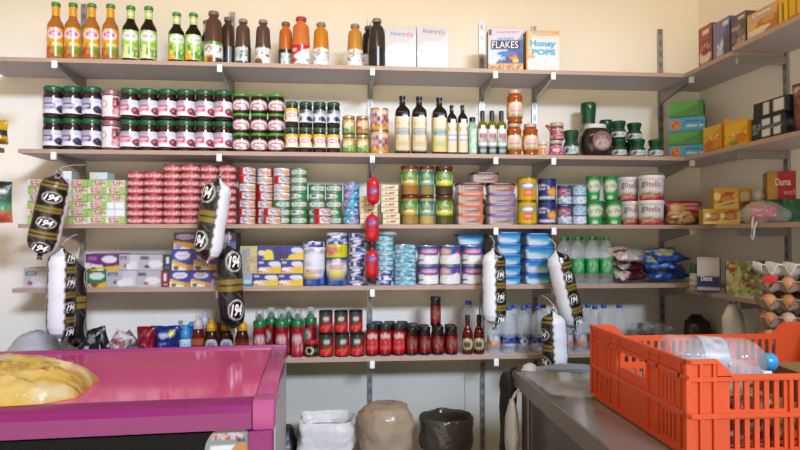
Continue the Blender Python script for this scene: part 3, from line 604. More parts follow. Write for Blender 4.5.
# display cartons further along the right wall shelf
def rbox(name, px0, px1, ty, by, d, front, side, top_, label, s=2, x0=RSX + .012, m=None, group=None, rot=-PI / 2):
    y0, y1 = atx(px0, 140, x0).y, atx(px1, 140, x0).y
    zt = atx((px0 + px1) / 2, ty, x0).z; zb = S[s] if by is None else by
    return spawn(name, [('carton', carton(abs(y1 - y0) * .95, d, zt - zb, front, side, top_, nu=28, nv=20, m=m))], (x0 + d / 2, (y0 + y1) / 2, zb + .0006), label, 'box', group, rot), zt
od = D('#d9961e', AB(.2, .72, '#e6b040'), R(.1, .45, .9, .58, '#e8c06a'), E(.3, .25, .25, .18, '#c8741a'), N(.1, .42, .9, .6, ['#b8561a', '#f0dca0'], .4, 3, .06, .06), BL(.05, .05, '#b8701a'))
o1, _ = rbox('display_box', 703, 722, 126, None, .13, od, '#c08018', '#b07818', 'orange display carton beside the corner stack', group='orange display cartons')
od2 = D('#e0a01e', AB(.1, .75, '#eebb3c'), R(.0, .0, .06, 1, '#c88a1a'), R(.08, .46, .92, .56, '#eecb78'), E(.45, .12, .22, .08, '#5a9a3a'), E(.75, .3, .25, .2, '#d0801e'), N(.05, .44, .9, .58, ['#b04a1a', '#f4e2a8'], .45, 5, .06, .05))
o2, zt = rbox('display_box', 723, 748.5, 123, None, .16, od2, '#d09420', '#3a2c18', 'open orange display carton with torn flap and white packets', group='orange display cartons')
hw = max(v.co.x for v in o2.data.vertices)
fl = finish('torn_flap', [(-hw * .95, 0, 0), (hw * .7, 0, 0), (hw * .4, .008, .02), (-hw * .2, .006, .008), (-hw * .6, .004, .02), (-hw * .93, 0, .03)], [(0, 1, 2, 3, 4, 5)], mat('#d99a26', .55), False)
hbox = zt - S[2]
link('torn_flap', fl, o2, (0, -.081, hbox)); link('torn_flap', boxes('torn_flap', [(-hw, .0, 0, -hw + .002, .12, .016), (hw - .002, .0, 0, hw, .12, .02)], mat('#d99a26', .55)), o2, (0, -.06, hbox))
for i, (dx, dy) in enumerate([(-hw * .5, -.05), (hw * .45, -.04)]):
    sp = pouch('sachet', .045, .05, .02, D('#dcd8d0', N(0, 0, 1, 1, ['#c9b8a8', '#efece6'], .4, i)), seed=i)
    q = spawn('sachet', [('sachet', sp)], (o2.location.x + dy, o2.location.y - dx, o2.location.z + hbox - .035), 'white sachet poking out of the torn orange carton, ' + ('nearer the corner' if i == 0 else 'nearer the black boxes'), 'packet', 'white sachets', -PI / 2 + .2)
bd = D('#181614', R(.34, .1, .58, .42, '#d8d8d4'), R(.68, .1, .9, .42, '#d8d8d4'), R(.34, .62, .58, .9, '#d8d8d4'), R(.68, .62, .9, .9, '#d8d8d4'), R(.0, .46, 1, .56, '#3c3c3a'), N(.3, .44, .95, .58, ['#8a8a86', '#181614'], .6, 4, .05, .05), N(.02, .3, .28, .7, ['#9a9a94'], .25, 7, .04, .05))
bds = D('#121110', R(.15, .45, .8, .6, '#8a8a84'), N(.1, .3, .9, .7, ['#121110', '#5a5a56'], .5, 3))
y_ = 143
zb = S[2]; zt1 = atx(768, 114, RSX + .012).z
o, zt = rbox('display_box', 751, 785, 116, None, .15, bd, bds, '#1a1816', 'black carton with white squares on the right wall shelf, lower', group='black cartons with white squares')
bd2 = D('#181614', R(.3, .1, .48, .9, '#d0d0cc'), R(.62, .15, .92, .88, '#d6d6d2'), R(0, 0, .2, 1, '#26221f'))
rbox('display_box', 753, 788, 99.5, zt + .0012, .13, bd2, '#141312', '#1a1816', 'black carton with white squares, lying on the lower one', group='black cartons with white squares')
pr = D('#5a2f3c', E(.5, .55, .5, .5, '#6d3a46'), E(.5, .45, .34, .3, '#7a4434'), E(.5, .45, .2, .18, '#a8622c'), R(.1, .8, .9, .92, '#c9b0b0'), N(0, 0, 1, 1, ['#7a4a56', '#3a1c26'], .25, 3))
yy = atx(796, 125, RSX + .05).y
spawn('snack_bag', [('bag', pouch('bag', .12, .16, .07, pr, seed=4))], (RSX + .06, yy - .05, S[2] + .003), 'plum coloured snack bag with orange picture beside the black boxes', 'snack bag', None, -PI / 2 + .25)
# yellow packet and bag hanging at the far left edge
p_ = at(-2, 142, -.2)
spawn('snack_packet', [('packet', pouch('packet', .075, .085, .04, D('#c9a02c', R(0, .35, 1, .6, '#2a2a24'), R(0, .0, 1, .2, '#8a6a1a')), seed=2))], (at(-3, 140, -.45).x, -.45, lb.location.z + .002), 'yellow and black packet on the short shelf at far left', 'packet')
spawn('snack_bag', [('bag', pouch('bag', .12, .145, .05, D('#24503a', R(0, 0, 1, .3, '#b05a44'), R(.1, .3, 1, .45, '#3a8a5a'), AB(.3, .55, '#1f2a24'), R(.4, .72, .9, .8, '#d8d8d0'), N(0, 0, 1, .4, ['#c84a3a', '#6a9a4a'], .3, 4)), seed=9)), ('hang_tab', boxes('hang_tab', [(-.01, -.001, .14, .01, .001, .262)], mat('#c9c9c4', .4)))],
      (at(-6, 223, -.45).x, -.45, at(0, 223, -.45).z), 'dark green snack bag hanging at the far left edge', 'snack bag')
# ================================================================== shelf 3
z3 = S[3]
def H3(y0, y1, px, Y): return (y1 - y0) * mpp(at(px, 200, Y))
# small cartons of tinned fish, green and pink
Yk = YF(.033)
wk = W(18.3, 90, 3, Yk); hk = top(90, 180, Yk, z3) / 6 * .995
t1 = D('#cdd6ae', R(.0, 0, .12, 1, '#e6e6da'), R(.7, 0, 1, 1, '#a3c46a'), E(.42, .5, .3, .42, '#d7a3a3'), N(.15, .2, .7, .8, ['#b5525e', '#f0e6e0', '#d88a90'], .6, 5, .06, .16), R(0, 0, 1, .1, '#8fae5c'))
t2 = D('#d2d8ba', R(.0, 0, .3, 1, '#a8c870'), E(.6, .5, .34, .42, '#d9aaa6'), N(.3, .2, .95, .8, ['#b5525e', '#f0e6e0', '#7aa83c'], .6, 8, .06, .16), R(0, .9, 1, 1, '#8fae5c'))
t3 = D('#dfe4e2', R(.1, .2, .9, .8, '#edf1f2'), R(.45, 0, .5, 1, '#c4cdd0'))
tb = [carton(wk * .985, .06, hk - .0008, d_, '#c9d0b0', '#d5dac2', nu=22, nv=8) for d_ in (t1, t2, t3)]
cols_ = [(41, 'first', 6), (62, 'second', 6), (81.3, 'third', 6), (100.5, 'fourth', 6), (118.3, 'fifth', 6)]
for px, nme, n in cols_:
    for k in range(n):
        mm = tb[2] if (px > 117 and k in (1, 2)) else tb[(k + int(px)) % 2]
        spawn('fish_tin_carton', [('carton', mm)], (X(px, Yk, 3), Yk, z3 + k * hk + .0006), f'small green and pink fish carton, {up(k, n)} in the {nme} stack from the left', 'carton', 'green and pink fish cartons', random.uniform(-.03, .03))
lb_ = carton(wk * .8, .06, hk * 1.1, D('#c2d4dc', R(.5, 0, 1, 1, '#e4ecee'), N(0, .2, .5, .8, ['#9ab8c4'], .4, 2)), '#b4c8d0', '#cfdde2')
lc_ = carton(wk * .95, .06, hk * .95, D('#d4e0d0', R(.45, 0, 1, 1, '#cfdfea'), N(0, .2, .45, .8, ['#8fb060', '#e8efe4'], .5, 2)), '#b4c8d0', '#cfdde2')
spawn('fish_tin_carton', [('carton', lb_)], (X(66, Yk, 3), Yk, z3 + 6 * hk + .0006), 'pale blue carton lying on the second stack behind the hanging sausage', 'carton', None, .1)
spawn('fish_tin_carton', [('carton', lc_)], (X(102, Yk, 3), Yk, z3 + 6 * hk + .0006), 'pale blue carton lying on the fourth stack of fish cartons', 'carton', None, -.08)
# red tins of fish
rd = D('#b84a54', R(0, .22, 1, .72, '#e6cdc2'), R(0, .36, 1, .42, '#efe0d8'), E(.5, .48, .2, .22, '#d8a39a'), N(.1, .26, .9, .7, ['#c9707a', '#f3e8e0', '#b8505a'], .45, 3, .05, .14), R(0, .9, 1, 1, '#9a3a46'))
def red_stack(px, w, n, ytop, nme):
    Yr = YF(.035); r = W(w, px, 3, Yr) / 2 * .985; h = top(px, ytop, Yr, z3) / n
    t = tin(r, h - .0008, rd, '#b0545c', 7, (.05, .95))
    for k in range(n): pl('fish_tin', t, px, 3, Yr, f'round red and cream fish tin, {up(k, n)} in the {nme} red stack', 'tin', 'red fish tins', k * h)
for a in [(136, 16.6, 7, 172.3, 'first'), (153.8, 18.8, 7, 172.3, 'second'), (172.3, 17, 8, 165.3, 'third'), (190.4, 18.6, 8, 165.3, 'fourth'), (209.3, 17.4, 8, 166, 'fifth'), (227.2, 17.4, 8, 166, 'sixth')]: red_stack(*a)
# red/white and green tuna tins
rw = D('#e9e2da', R(0, 0, .3, 1, '#c8283a'), AB(-.5, .9, '#c8283a'), R(.3, .08, .95, .92, '#ece6de'), E(.55, .6, .18, .24, '#3a5a9a'), E(.55, .62, .13, .15, '#d4dcea'), E(.8, .4, .18, .34, '#dba57a'), N(.35, .1, .7, .35, ['#8a8a90', '#ece6de'], .5, 3, .05, .1), R(.96, 0, 1, 1, '#c8283a'))
rw2 = D('#e9e2da', R(.8, 0, 1, 1, '#c8283a'), E(.3, .6, .18, .24, '#3a5a9a'), E(.3, .62, .13, .15, '#d4dcea'), E(.6, .4, .2, .34, '#dba57a'), R(0, 0, .05, 1, '#c8283a'), N(.1, .1, .5, .35, ['#8a8a90', '#ece6de'], .5, 3, .05, .1))
gw = D('#2c7a48', R(0, .06, 1, .94, '#2f8a50'), E(.55, .5, .4, .36, '#d9e0d4'), E(.45, .55, .15, .2, '#4a6aa0'), E(.46, .56, .1, .12, '#dfe4e8'), E(.75, .42, .12, .2, '#cfa888'), N(.2, .15, .9, .4, ['#5a9a6a', '#d9e0d4'], .4, 6, .05, .1))
gw2 = D('#2c7a48', R(0, .06, 1, .94, '#2f8a50'), E(.35, .5, .36, .36, '#d9e0d4'), E(.28, .55, .13, .2, '#4a6aa0'), E(.55, .42, .1, .2, '#cfa888'))
Yr = YF(.034) + .034; r = W(16.9, 265, 3, Yr) / 2 * .985; h7 = top(265, 168.5, Yr, z3) / 7
TT = {k: tin(r, h7 - .0008, d_, '#c9c4bc', 8) for k, d_ in (('r', rw), ('q', rw2), ('g', gw), ('h', gw2))}
def tuna(px, yy, pat, nme):
    n = len(pat)
    for k, c in enumerate(pat):
        t = TT[c]; nm_ = 'red and white' if c in 'rq' else 'green and white'
        pl('tuna_tin', t, px, 3, yy, f'{nm_} tuna tin, {up(k, n)}, {nme}', 'tin', 'red and white tuna tins' if c in 'rq' else 'green tuna tins', k * h7, random.uniform(-.35, .35))
tuna(247, Yr - .02, 'rrrrqrr', 'first stack next to the red tins')
tuna(264.5, Yr + .02, 'rrrrrqq', 'second stack of tuna')
tuna(281.7, Yr, 'gggqqrq', 'third stack, red over green')
tuna(299, Yr, 'ghghggg', 'tall all-green stack')
tuna(316.8, Yr, 'ghghg', 'shorter green stack beside the tall one')
tuna(334, Yr, 'ghghg', 'green stack beside the blue tins')
Yf2 = -SD + .004 + r
tuna(272.5, Yf2 - .002, 'rr', 'low pair in front of the second stack')
tuna(322.5, Yf2 - .002, 'rr', 'low pair in front of the green stacks')
bp = D('#4fa3c6', R(.55, .1, .98, .9, '#b88aa8'), N(.5, .1, 1, .9, ['#d84a7a', '#e9d8e4', '#4a6ab0'], .6, 4, .07, .14), R(0, .86, 1, 1, '#3f8ab0'), N(0, .1, .5, .85, ['#8fd0e4', '#2f7ab0', '#e0eef2'], .5, 7, .08, .16))
r = W(16.5, 351, 3, YF(.033)) / 2 * .985; h = top(351, 182.3, YF(.033), z3) / 5
t = tin(r, h - .0008, bp, '#9ab8c6', 8)
for k in range(5): pl('fish_tin', t, 351.4, 3, YF(.033), f'blue and pink tin, {up(k, 5)} in the single blue stack', 'tin', 'blue and pink tins', k * h, k * .5)
ys = D('#d8cba0', R(0, 0, 1, .12, '#b9a672'), R(.08, .2, .92, .88, '#e2d6b4'), R(.2, .38, .8, .66, '#b5564a'), N(.2, .3, .8, .75, ['#e8dcc0', '#9a3a34'], .45, 5, .06, .12))
w = W(16.9, 389, 3, YF(.03)); h = top(389, 185.2, YF(.03), z3) / 7
t = carton(w, .06, h - .0008, ys, '#5a6a44', '#d0c49a', nu=20, nv=7)
for k in range(7): spawn('sardine_carton', [('carton', t)], (X(389.2 + (1.5 if k < 2 else 0), YF(.03), 3), YF(.03), z3 + k * h + .0006), f'flat cream sardine carton, {up(k, 7)} in the taller stack by the pickles', 'carton', 'cream sardine cartons', 0)
for k in range(5): spawn('sardine_carton', [('carton', t)], (X(368.5, YF(.03), 3), YF(.03), z3 + k * h + .0006), f'flat cream sardine carton, {up(k, 5)} in the stack behind red sausages', 'carton', 'cream sardine cartons', 0)
# pickle jars
def pick(c, d_, w, px): 
    Yp = YF(.036); r = W(w, px, 3, Yp) / 2 * .985; h = .5 * top(427, 166.3, Yp, z3) * .995
    return jar(r, h, '#5a2420', c, d_, (.30, .80), .1, .96), h
pk = lambda a, b: D(a, E(.5, .62, .14, .2, '#a9b684'), E(.5, .85, .05, .14, '#b9c498'), E(.5, .25, .34, .2, b), R(.12, .1, .2, .8, '#cfe0a8'), R(.8, .1, .88, .8, '#cfe0a8'), N(.3, .3, .7, .8, ['#2f5a2a', '#b8c494'], .4, 4, .05, .06), E(.5, .3, .2, .08, '#e9e0b0'))
for px, w, c, d_, c2, nme in [(409.6, 18.2, '#9a6a34', pk('#4a8a3c', '#d99a3a'), '#9a7a40', 'orange vegetable pickle'), (426.6, 15.4, '#8a7a3c', pk('#2f7a78', '#7aa8a0'), '#b09a5a', 'teal labelled pickle'), (444.2, 18.2, '#3c3418', pk('#5a8a2c', '#d8cc3a'), '#4a4a1c', 'dark olive pickle')]:
    for k in range(2):
        p, h = pick(c if k else c2, d_, w, px)
        pl('pickle_jar', p, px, 3, YF(.036), f'{nme} jar with brown lid, {rows[k]}', 'jar', 'pickle jars', k * (h + .0006), 0)
# spread tubs
def spread(c): return D('#e3dcdc', R(.3, .05, .82, .95, c), R(.34, .2, .6, .8, '#b8a8a2'), N(.36, .25, .6, .75, ['#6a4a4a', '#e8e0dc'], .45, 3, .05, .1), R(.0, .0, .03, 1, '#cfc6c6'))
Yu = -SD + .062
wt = W(28, 469, 3, Yu); ht = H3(0, 10.3, 480, Yu)
for px, c, l, nme in [(469.3, '#c77a50', '#d2683c', 'orange'), (500, '#a68a98', '#7c5aa6', 'purple')]:
    tt = tub(wt, .10, ht - .001, '#e3dcdc', l, spread(c)); tb_ = tub(wt * 1.02, .10, ht - .001, '#e3dcdc', '#3a2420', spread('#b56a48'))
    for k in range(4):
        pl('spread_tub', tb_ if k == 3 else tt, px, 3, Yu, (f'white spread tub with brown lid, topping the {nme} lidded stack' if k == 3 else f'white spread tub with {l == "#d2683c" and "orange" or "purple"} lid, {up(k, 4)} of its stack'), 'tub', 'spread tubs', k * ht, 0)
pl('spread_tub', tub(wt * 1.0, .10, ht, '#e3dcdc', '#3a2420', spread('#a87a68')), 484, 3, Yu + .006, 'white spread tub with brown lid bridging the two tub stacks', 'tub', 'spread tubs', 4 * ht + .0006, 0)
# yellow, navy and milk powder tins
Yv = YF(.037)
def two(px, w, ytop, d_, nme, rim, lid=None):
    r = W(w, px, 3, Yv) / 2 * .985; h = .5 * top(px, ytop, Yv, z3)
    t = tin(r, h - .0008, d_, rim, 16)
    for k in range(2): pl('powder_tin', t, px, 3, Yv, f'{nme}, ' + ('lower one of its pair' if k == 0 else 'stacked on its twin'), 'tin', 'powder tins', k * h, 0)
two(527, 19.6, 178.3, D('#d9ac24', R(0, 0, .1, 1, '#b98a18'), R(.9, 0, 1, 1, '#b98a18'), E(.52, .68, .28, .15, '#3c78b8'), E(.52, .68, .2, .09, '#e8eef2'), R(.36, .2, .7, .5, '#d84a3a'), R(.4, .26, .66, .3, '#f0c8a0'), R(.4, .38, .66, .42, '#f0c8a0')), 'yellow powder tin with blue oval', '#c2a040')
two(547, 18.4, 179, D('#23306e', E(.72, .4, .22, .22, '#d98a3a'), E(.72, .4, .13, .13, '#e8b060'), R(.12, .06, .8, .2, '#c8cbdc'), N(.1, .5, .6, .8, ['#d8dcec'], .4, 6, .07, .07), E(.3, .65, .24, .1, '#c9cee4'), E(.34, .64, .18, .06, '#23306e')), 'navy powder tin with orange biscuit', '#4a4e6a')
mk1 = D('#2c3f78', E(.45, .68, .36, .24, '#a86a7c'), N(.1, .45, .8, .9, ['#d8a8a8', '#6a3a5a'], .5, 4, .06, .07), R(0, 0, 1, .4, '#c9d3e2'), N(0, 0, 1, .42, ['#7a9ac4', '#e6ecf2'], .5, 5, .08, .08))
mk2 = D('#8fb4d2', R(.2, .5, .95, .92, '#bcd6e4'), R(0, .42, 1, .5, '#2f58a8'), R(0, 0, 1, .42, '#d3dde8'), N(0, .05, 1, .4, ['#9ab8d8', '#eef2f5'], .5, 6, .08, .08), N(.25, .6, .9, .85, ['#6a9ac0'], .35, 7))
two(564.3, 14.8, 185.5, mk1, 'navy and pink milk powder tin', '#8a94ac')
two(579, 14.8, 185.5, mk2, 'pale blue milk powder tin', '#a0b4c8')
# green tubs
def gtub(w, h, px):
    r = W(w, px, 3, Yv) / 2
    d_ = D('#2f9a4e', E(.5, .62, .38, .24, '#dfe6cc'), N(.2, .5, .8, .75, ['#4a4a3a', '#dfe6cc'], .45, 5, .06, .07), E(.5, .1, .16, .06, '#cfe6cf'), R(0, .94, 1, 1, '#2a8a44'))
    return [('tub_body', loft('tub_body', [(r * .8, 0), (r * .82, h * .03), (r * .96, h * .9)], PG, 48, design=d_, sub=14)), ('lid', loft('lid', [(r * .97, h * .9), (r, h * .905), (r, h * .965), (r * .95, h * .975), (r * .9, h * .965)], mat('#1f7a3c', .3), 24))]
hA = top(594, 200.3, Yv, z3); hB = top(594, 176, Yv, z3) - hA
for px, t_ in [(594.5, 'lower left'), (613.3, 'lower right')]: pl('cream_tub', gtub(17.4, hA - .001, px), px, 3, Yv, f'green tub with cream oval label, {t_} of the four', 'tub', 'green tubs')
for px, t_ in [(593.3, 'upper left'), (610.5, 'upper right')]: pl('cream_tub', gtub(15, hB, px), px, 3, Yv, f'narrower green tub with cream oval label, {t_} of the four', 'tub', 'green tubs', hA)
pl('cream_tub', gtub(16.5, hA - .001, 604), 604, 3, Yv + .078, 'green tub hidden behind the front green tubs', 'tub', 'green tubs')
# gotella buckets
def bucket(w, h, px, full=True):
    r = W(w, px, 3, Yv) / 2
    d_ = D('#e6e4e6', R(0, 0, 1, .22, '#c42a38'), E(.5, .28, .36, .14, '#b9a090'), N(.2, .15, .85, .38, ['#8a5a4a', '#d8c4b0', '#e8d8b0', '#a83a3a'], .6, 3, .06, .06), R(0, 0, .2, .2, '#c42a38'), R(.15, .06, .3, .14, '#e8d0d0'), R(0, .92, 1, 1, '#d9d7da'))
    p = [('bucket_body', loft('bucket_body', [(r * .86, 0), (r * .87, h * .02), (r * .95, h * .86)], PG, 48, design=d_, sub=18)), ('lid', loft('lid', [(r * .95, h * .85), (r, h * .855), (r, h * .94), (r * .97, h * .95), (r * .95, h), (r * .9, h * .99)], mat('#e3e2e4', .35), 32))]
    return p, r, h
hA = top(650, 200.6, Yv, z3); hB = top(650, 176, Yv, z3) - hA
for px, w, k, t_, yy, rz in [(630, 23.5, 0, 'lower row, set behind its twin', Yv + .082, .3), (651, 25.4, 0, 'lower row, fully visible', Yv, .0), (627.5, 23.5, 1, 'upper row, set behind its twin', Yv + .082, .3), (651.3, 25.2, 1, 'upper row, with raised wire handle', Yv, 0)]:
    h_ = (hA, hB)[k] - .001; p, r, h_ = bucket(w, h_, px)
    o = pl('spread_bucket', p, px, 3, yy, 'white and red hazelnut spread bucket, ' + t_, 'bucket', 'spread buckets', k * hA, rz)
    rw_ = r * .962
    link('lettering', text('go', r * .52, h_ * .25, mat('#4a4648', .5), wrap=rw_), o, (0, 0, h_ * .62), (0, 0, -.60)); link('lettering', text('tella', r * .95, h_ * .24, mat('#b8485a', .5), wrap=rw_), o, (0, 0, h_ * .645), (0, 0, .2))
    if t_.endswith('handle'):
        pts = [(-r * math.cos(a), -.01 - .0 * a, h_ * .9 + .018 * math.sin(a) * 1.5) for a in [PI * i / 14 for i in range(15)]]
        link('handle', tube('handle', pts, .0016, mat('#c9c6c8', .3, .5), 6), o)
# croissant sweets box and yellow boxes on the right
Yw = -SD + .03
cr = D('#2a1a18', R(.1, .45, 1, 1, '#c22a38'), R(.3, .6, .95, .72, '#e8b0b0'), R(.3, .8, .85, .9, '#e6c8c8'), R(.5, .35, 1, .45, '#c4702c'), E(.3, .35, .25, .3, '#d4b078'), E(.45, .3, .18, .26, '#ecd9a8'), E(.62, .2, .14, .14, '#e0c480'), E(.18, .25, .14, .22, '#a8623a'), E(.3, .75, .16, .16, '#d9bb8a'), N(.1, .05, .7, .55, ['#c8935a', '#efe0b8', '#8a4a2a'], .35, 5))
pr_ = at(684, 200, Yw); wr = 40 * mpp(pr_); hr = top(684, 201, Yw, z3)
spawn('croissant_bag', [('bag', pouch('bag', wr, hr, .06, cr, seed=3, crimp=.03, nu=26, nv=18))], (X(686, Yw, 3), Yw + .025, z3 + .001), 'red and black bag of filled croissants in the shelf corner', 'snack bag', None, -.08, )
yb = D('#d9b23c', AB(0, .86, '#c99a2a'), E(.5, .42, .34, .3, '#a86a3a'), E(.52, .45, .22, .16, '#c98a5a'), BL(.1, .15, '#dfc07a'), E(.62, .75, .22, .08, '#c23a3a'), E(.14, .6, .14, .2, '#e6d8a8'), SL(.15, .3, .035, '#e8cc9a'))
ybox = lambda a, b, t, byz, lab__: rbox('nugget_box', a, b, t, byz, .13, yb, '#c9a030', '#d0a836', lab__, 3, RSX + .015, group='yellow picture boxes')
# boxes face the camera on the right shelf
def fbox(name, px0, px1, ty, Yp, zb, d, fr, sd, tp, lab__, grp=None, rot=0, nu=28, nv=20):
    p = at((px0 + px1) / 2, ty, Yp); w = (px1 - px0) * mpp(p)
    return spawn(name, [('carton', carton(w, d, p.z - zb, fr, sd, tp, nu=nu, nv=nv))], (p.x, Yp + d / 2, zb + .0006), lab__, 'box', grp, rot), p.z
Yy = -.47
_, zt = fbox('nugget_box', 706, 740.5, 209, Yy, z3 - .001, .05, D('#d6b03c', AB(0, .88, '#c4982c'), E(.28, .45, .18, .3, '#a5673a'), E(.72, .5, .2, .34, '#a5673a'), E(.3, .5, .1, .16, '#c48a5a'), E(.74, .52, .12, .18, '#c8905e'), E(.12, .55, .08, .16, '#e8dcb0'), E(.52, .55, .07, .16, '#e8dcb0'), SL(.06, .22, .04, '#e0c07a'), E(.78, .86, .14, .06, '#c8404a')), '#b8922c', '#c8a034', 'long yellow nugget box lying lowest on the right shelf', 'yellow picture boxes', -.25)
fbox('nugget_box', 716, 739, 188.5, Yy + .01, zt + .0008, .045, yb, '#b8922c', '#c8a034', 'yellow nugget box standing on the long one', 'yellow picture boxes', -.25)
fbox('nugget_box', 739.6, 753, 188.5, Yy + .02, zt + .0008, .045, D('#c9a436', E(.5, .6, .35, .25, '#e0d4a8'), E(.6, .2, .4, .2, '#8a4a34')), '#a8862a', '#b8922c', 'narrow end of another yellow nugget box beside the standing one', 'yellow picture boxes', -.25)
fbox('nugget_box', 741.3, 748, 209, Yy + .005, z3 - .001, .1, D('#d2a83a', R(.0, .6, 1, 1, '#e4c878'), R(.1, .05, .9, .5, '#c98a34')), '#a8862a', '#b8922c', 'small yellow box end beside the long nugget box', 'yellow picture boxes')
# loaf in a knotted bag, red box, green box and the white carrier bag
fb, zt = fbox('green_box', 782, 822, 199, -.62, z3 - .001, .12, D('#2f6a48', R(.0, .3, .7, .55, '#56705c'), R(.7, .05, .95, .4, '#c9ccd4'), N(0, 0, .6, 1, ['#3f8058', '#24543a'], .4, 4)), '#24543a', '#3a6a4a', 'green box behind the plastic carrier bag, under the red box')
o, _ = fbox('biscuit_box', 778, 823, 171, -.60, zt + .0008, .1, D('#b8202c', R(.0, 0, .18, 1, '#c4903c'), R(.62, .7, .72, 1, '#2a1a1a'), N(.6, .6, .75, 1, ['#2a1a1a'], .6, 3, .04, .06), R(.74, 0, .75, 1, '#a01c26')), '#b8893c', '#b02430', 'red biscuit box with cream lettering on the right wall shelf', None, -.48, 30, 16)
wq = 45 * mpp(at(790, 180, -.6)); hq = at(790, 171, -.6).z - zt
link('lettering', text('Dama', wq * .3, hq * .26, mat('#e8d8c8', .5), bold=.02), o, (-wq * .2, -.0512, hq * .62)); link('lettering', text('wafer', wq * .34, hq * .2, mat('#e0b0b0', .5), shear=.3), o, (-wq * .02, -.0512, hq * .26))
# crumpled plastic: a lumpy closed or open surface from rings with noise
def lump(name, rings, m, segs=32, e=2., amp=.12, fr=3., seed=0, caps=(1, 1), sub=3, design=None):
    me = loft(name, rings, m, segs, e, design, caps, sub)
    for v in me.vertices:
        n = noise.noise(Vector((v.co.x * fr * 8 + seed, v.co.y * fr * 8, v.co.z * fr * 8)))
        n2 = abs(noise.noise(Vector((v.co.x * fr * 20 + seed, v.co.y * fr * 20 + 3, v.co.z * fr * 20))))
        d = Vector((v.co.x, v.co.y, 0)); L = d.length
        if L > 1e-5: v.co += d / L * (n * amp + n2 * amp * .5)
        if v.co.z > rings[0][-1] + .004: v.co.z += n2 * amp * .35
    me.update(); return me
plastic_white = mat('#d6d6d4', .3, 0, .25, 1.2, bump=.3, nscale=40)
plastic_clear = mat('#d2ceca', .18, 0, 0, 1.3, .24, bump=.3, nscale=30)
# knotted loaf bag and white carrier on shelf 3 right
lf = at(760, 190, -.6)
o = spawn('bread_bag', [('bag', lump('bag', [(.01, .01, 0), (.05, .035, .003), (.062, .045, .03), (.055, .04, .06), (.03, .025, .08), (.012, .012, .092)], mat('#a8946a', .35, bump=.3, nscale=50), seed=3, amp=.006)), ('knot', lump('knot', [(.008, .008, .085), (.016, .016, .095), (.02, .018, .11), (.012, .012, .125)], plastic_white, amp=.004, seed=5))],
      (at(759, 200, -.50).x, -.50, z3), 'tan bread bag with a white knot on the right shelf', 'bag')
cb = lump('bag', [(.01, .008, 0), (.07, .04, .004), (.088, .05, .02), (.085, .05, .04), (.05, .04, .065), (.02, .015, .075)], plastic_clear, seed=8, amp=.016, sub=4)
pb = at(757, 226, -.66)
o = spawn('carrier_bag', [('bag', cb), ('handle', tube('handle', [(-.055, -.02, .02), (-.075, -.045, .005), (-.08, -.05, -.02), (-.086, -.05, -.045), (-.08, -.052, -.06), (-.074, -.05, -.045), (-.072, -.05, -.02), (-.06, -.045, .0)], .0035, plastic_white, 6)),
      ('red_packet', pouch('red_packet', .1, .05, .03, D('#b8303a', N(0, 0, 1, 1, ['#d8909a', '#8a1a26'], .3, 3)), seed=6), (0, 0, .01))], (pb.x + .03, -.60 - .055, z3 + .001), 'crumpled clear carrier bag with dangling handle on the right shelf edge', 'bag')

# ================================================================== shelf 4
z4 = S[4]
YF4 = -SD + .02
def box4(name, px0, px1, y0, y1, d, fr, sd, tp, lab__, grp, Yp=None, nu=26, nv=14, rot=0, zb=None):
    Yp = Yp if Yp is not None else YF4
    p = at((px0 + px1) / 2, y0, Yp); w = (px1 - px0) * mpp(p); q = at((px0 + px1) / 2, y1, Yp)
    zb = q.z if zb is None else zb
    return spawn(name, [('carton', carton(w * .985, d, p.z - zb - .0008, fr, sd, tp, nu=nu, nv=nv))], (p.x, Yp + d / 2, zb + .0006), lab__, 'box', grp, rot)
grey = D('#b4b2b4', R(.55, 0, 1, 1, '#c8c6c8'), E(.7, .35, .22, .25, '#dedede'), E(.5, .25, .16, .18, '#e4e4e4'), R(.06, .66, .4, .9, '#4a5a80'), R(.1, .72, .34, .8, '#c8d0dc'), E(.3, .3, .07, .1, '#8a4a4a'), R(.0, 0, 1, .06, '#9a989a'))
greyred = D('#b4b2b4', R(.74, 0, 1, 1, '#7c1a2c'), R(.82, .35, .93, .85, '#e0dadc'), R(.82, .1, .95, .2, '#c8a0a8'), E(.5, .4, .22, .25, '#dedede'), R(.06, .66, .3, .9, '#4a5a80'), E(.3, .25, .08, .08, '#a83a4a'))
greydk = D('#b4b2b4', R(.72, 0, 1, 1, '#2a3440'), R(.82, .4, .92, .85, '#d5dade'), R(.8, .1, .95, .25, '#5a6470'), E(.5, .4, .22, .25, '#dedede'), R(.06, .66, .3, .9, '#4a5a80'), E(.25, .25, .08, .1, '#3a4a3a'))
purp = D('#6a2a6e', R(.55, .35, .95, .9, '#6a2a6e'), E(.7, .68, .22, .22, '#e6dfe8'), BL(.5, -.42, '#e6ddd8'), BL(.12, .2, '#d9b23a'), N(.05, .0, .6, .35, ['#3a2a3a', '#e8e0dc'], .4, 3, .06, .1), R(.08, .65, .32, .85, '#9a6aa0'))
gren = D('#2f7a44', E(.7, .68, .24, .22, '#d9e6dc'), BL(.34, -.3, '#e6e0d2'), BL(-.2, .55, '#d9b23a'), N(.0, .0, .5, .3, ['#5a3a2a', '#e8e0dc'], .4, 4, .06, .1), R(.06, .6, .3, .8, '#6aa878'), E(.62, .14, .12, .12, '#8a3a2a'))
blue = D('#3c3f92', E(.5, .72, .36, .2, '#d9dbea'), R(.3, .68, .7, .74, '#c08a98'), BL(.5, -.32, '#e0b83a'), BL(.34, -.42, '#e9e3da'), E(.85, .1, .16, .16, '#c8883a'), E(.2, .12, .14, .1, '#6a5a4a'), R(.05, .48, .5, .52, '#8a8cc0'))
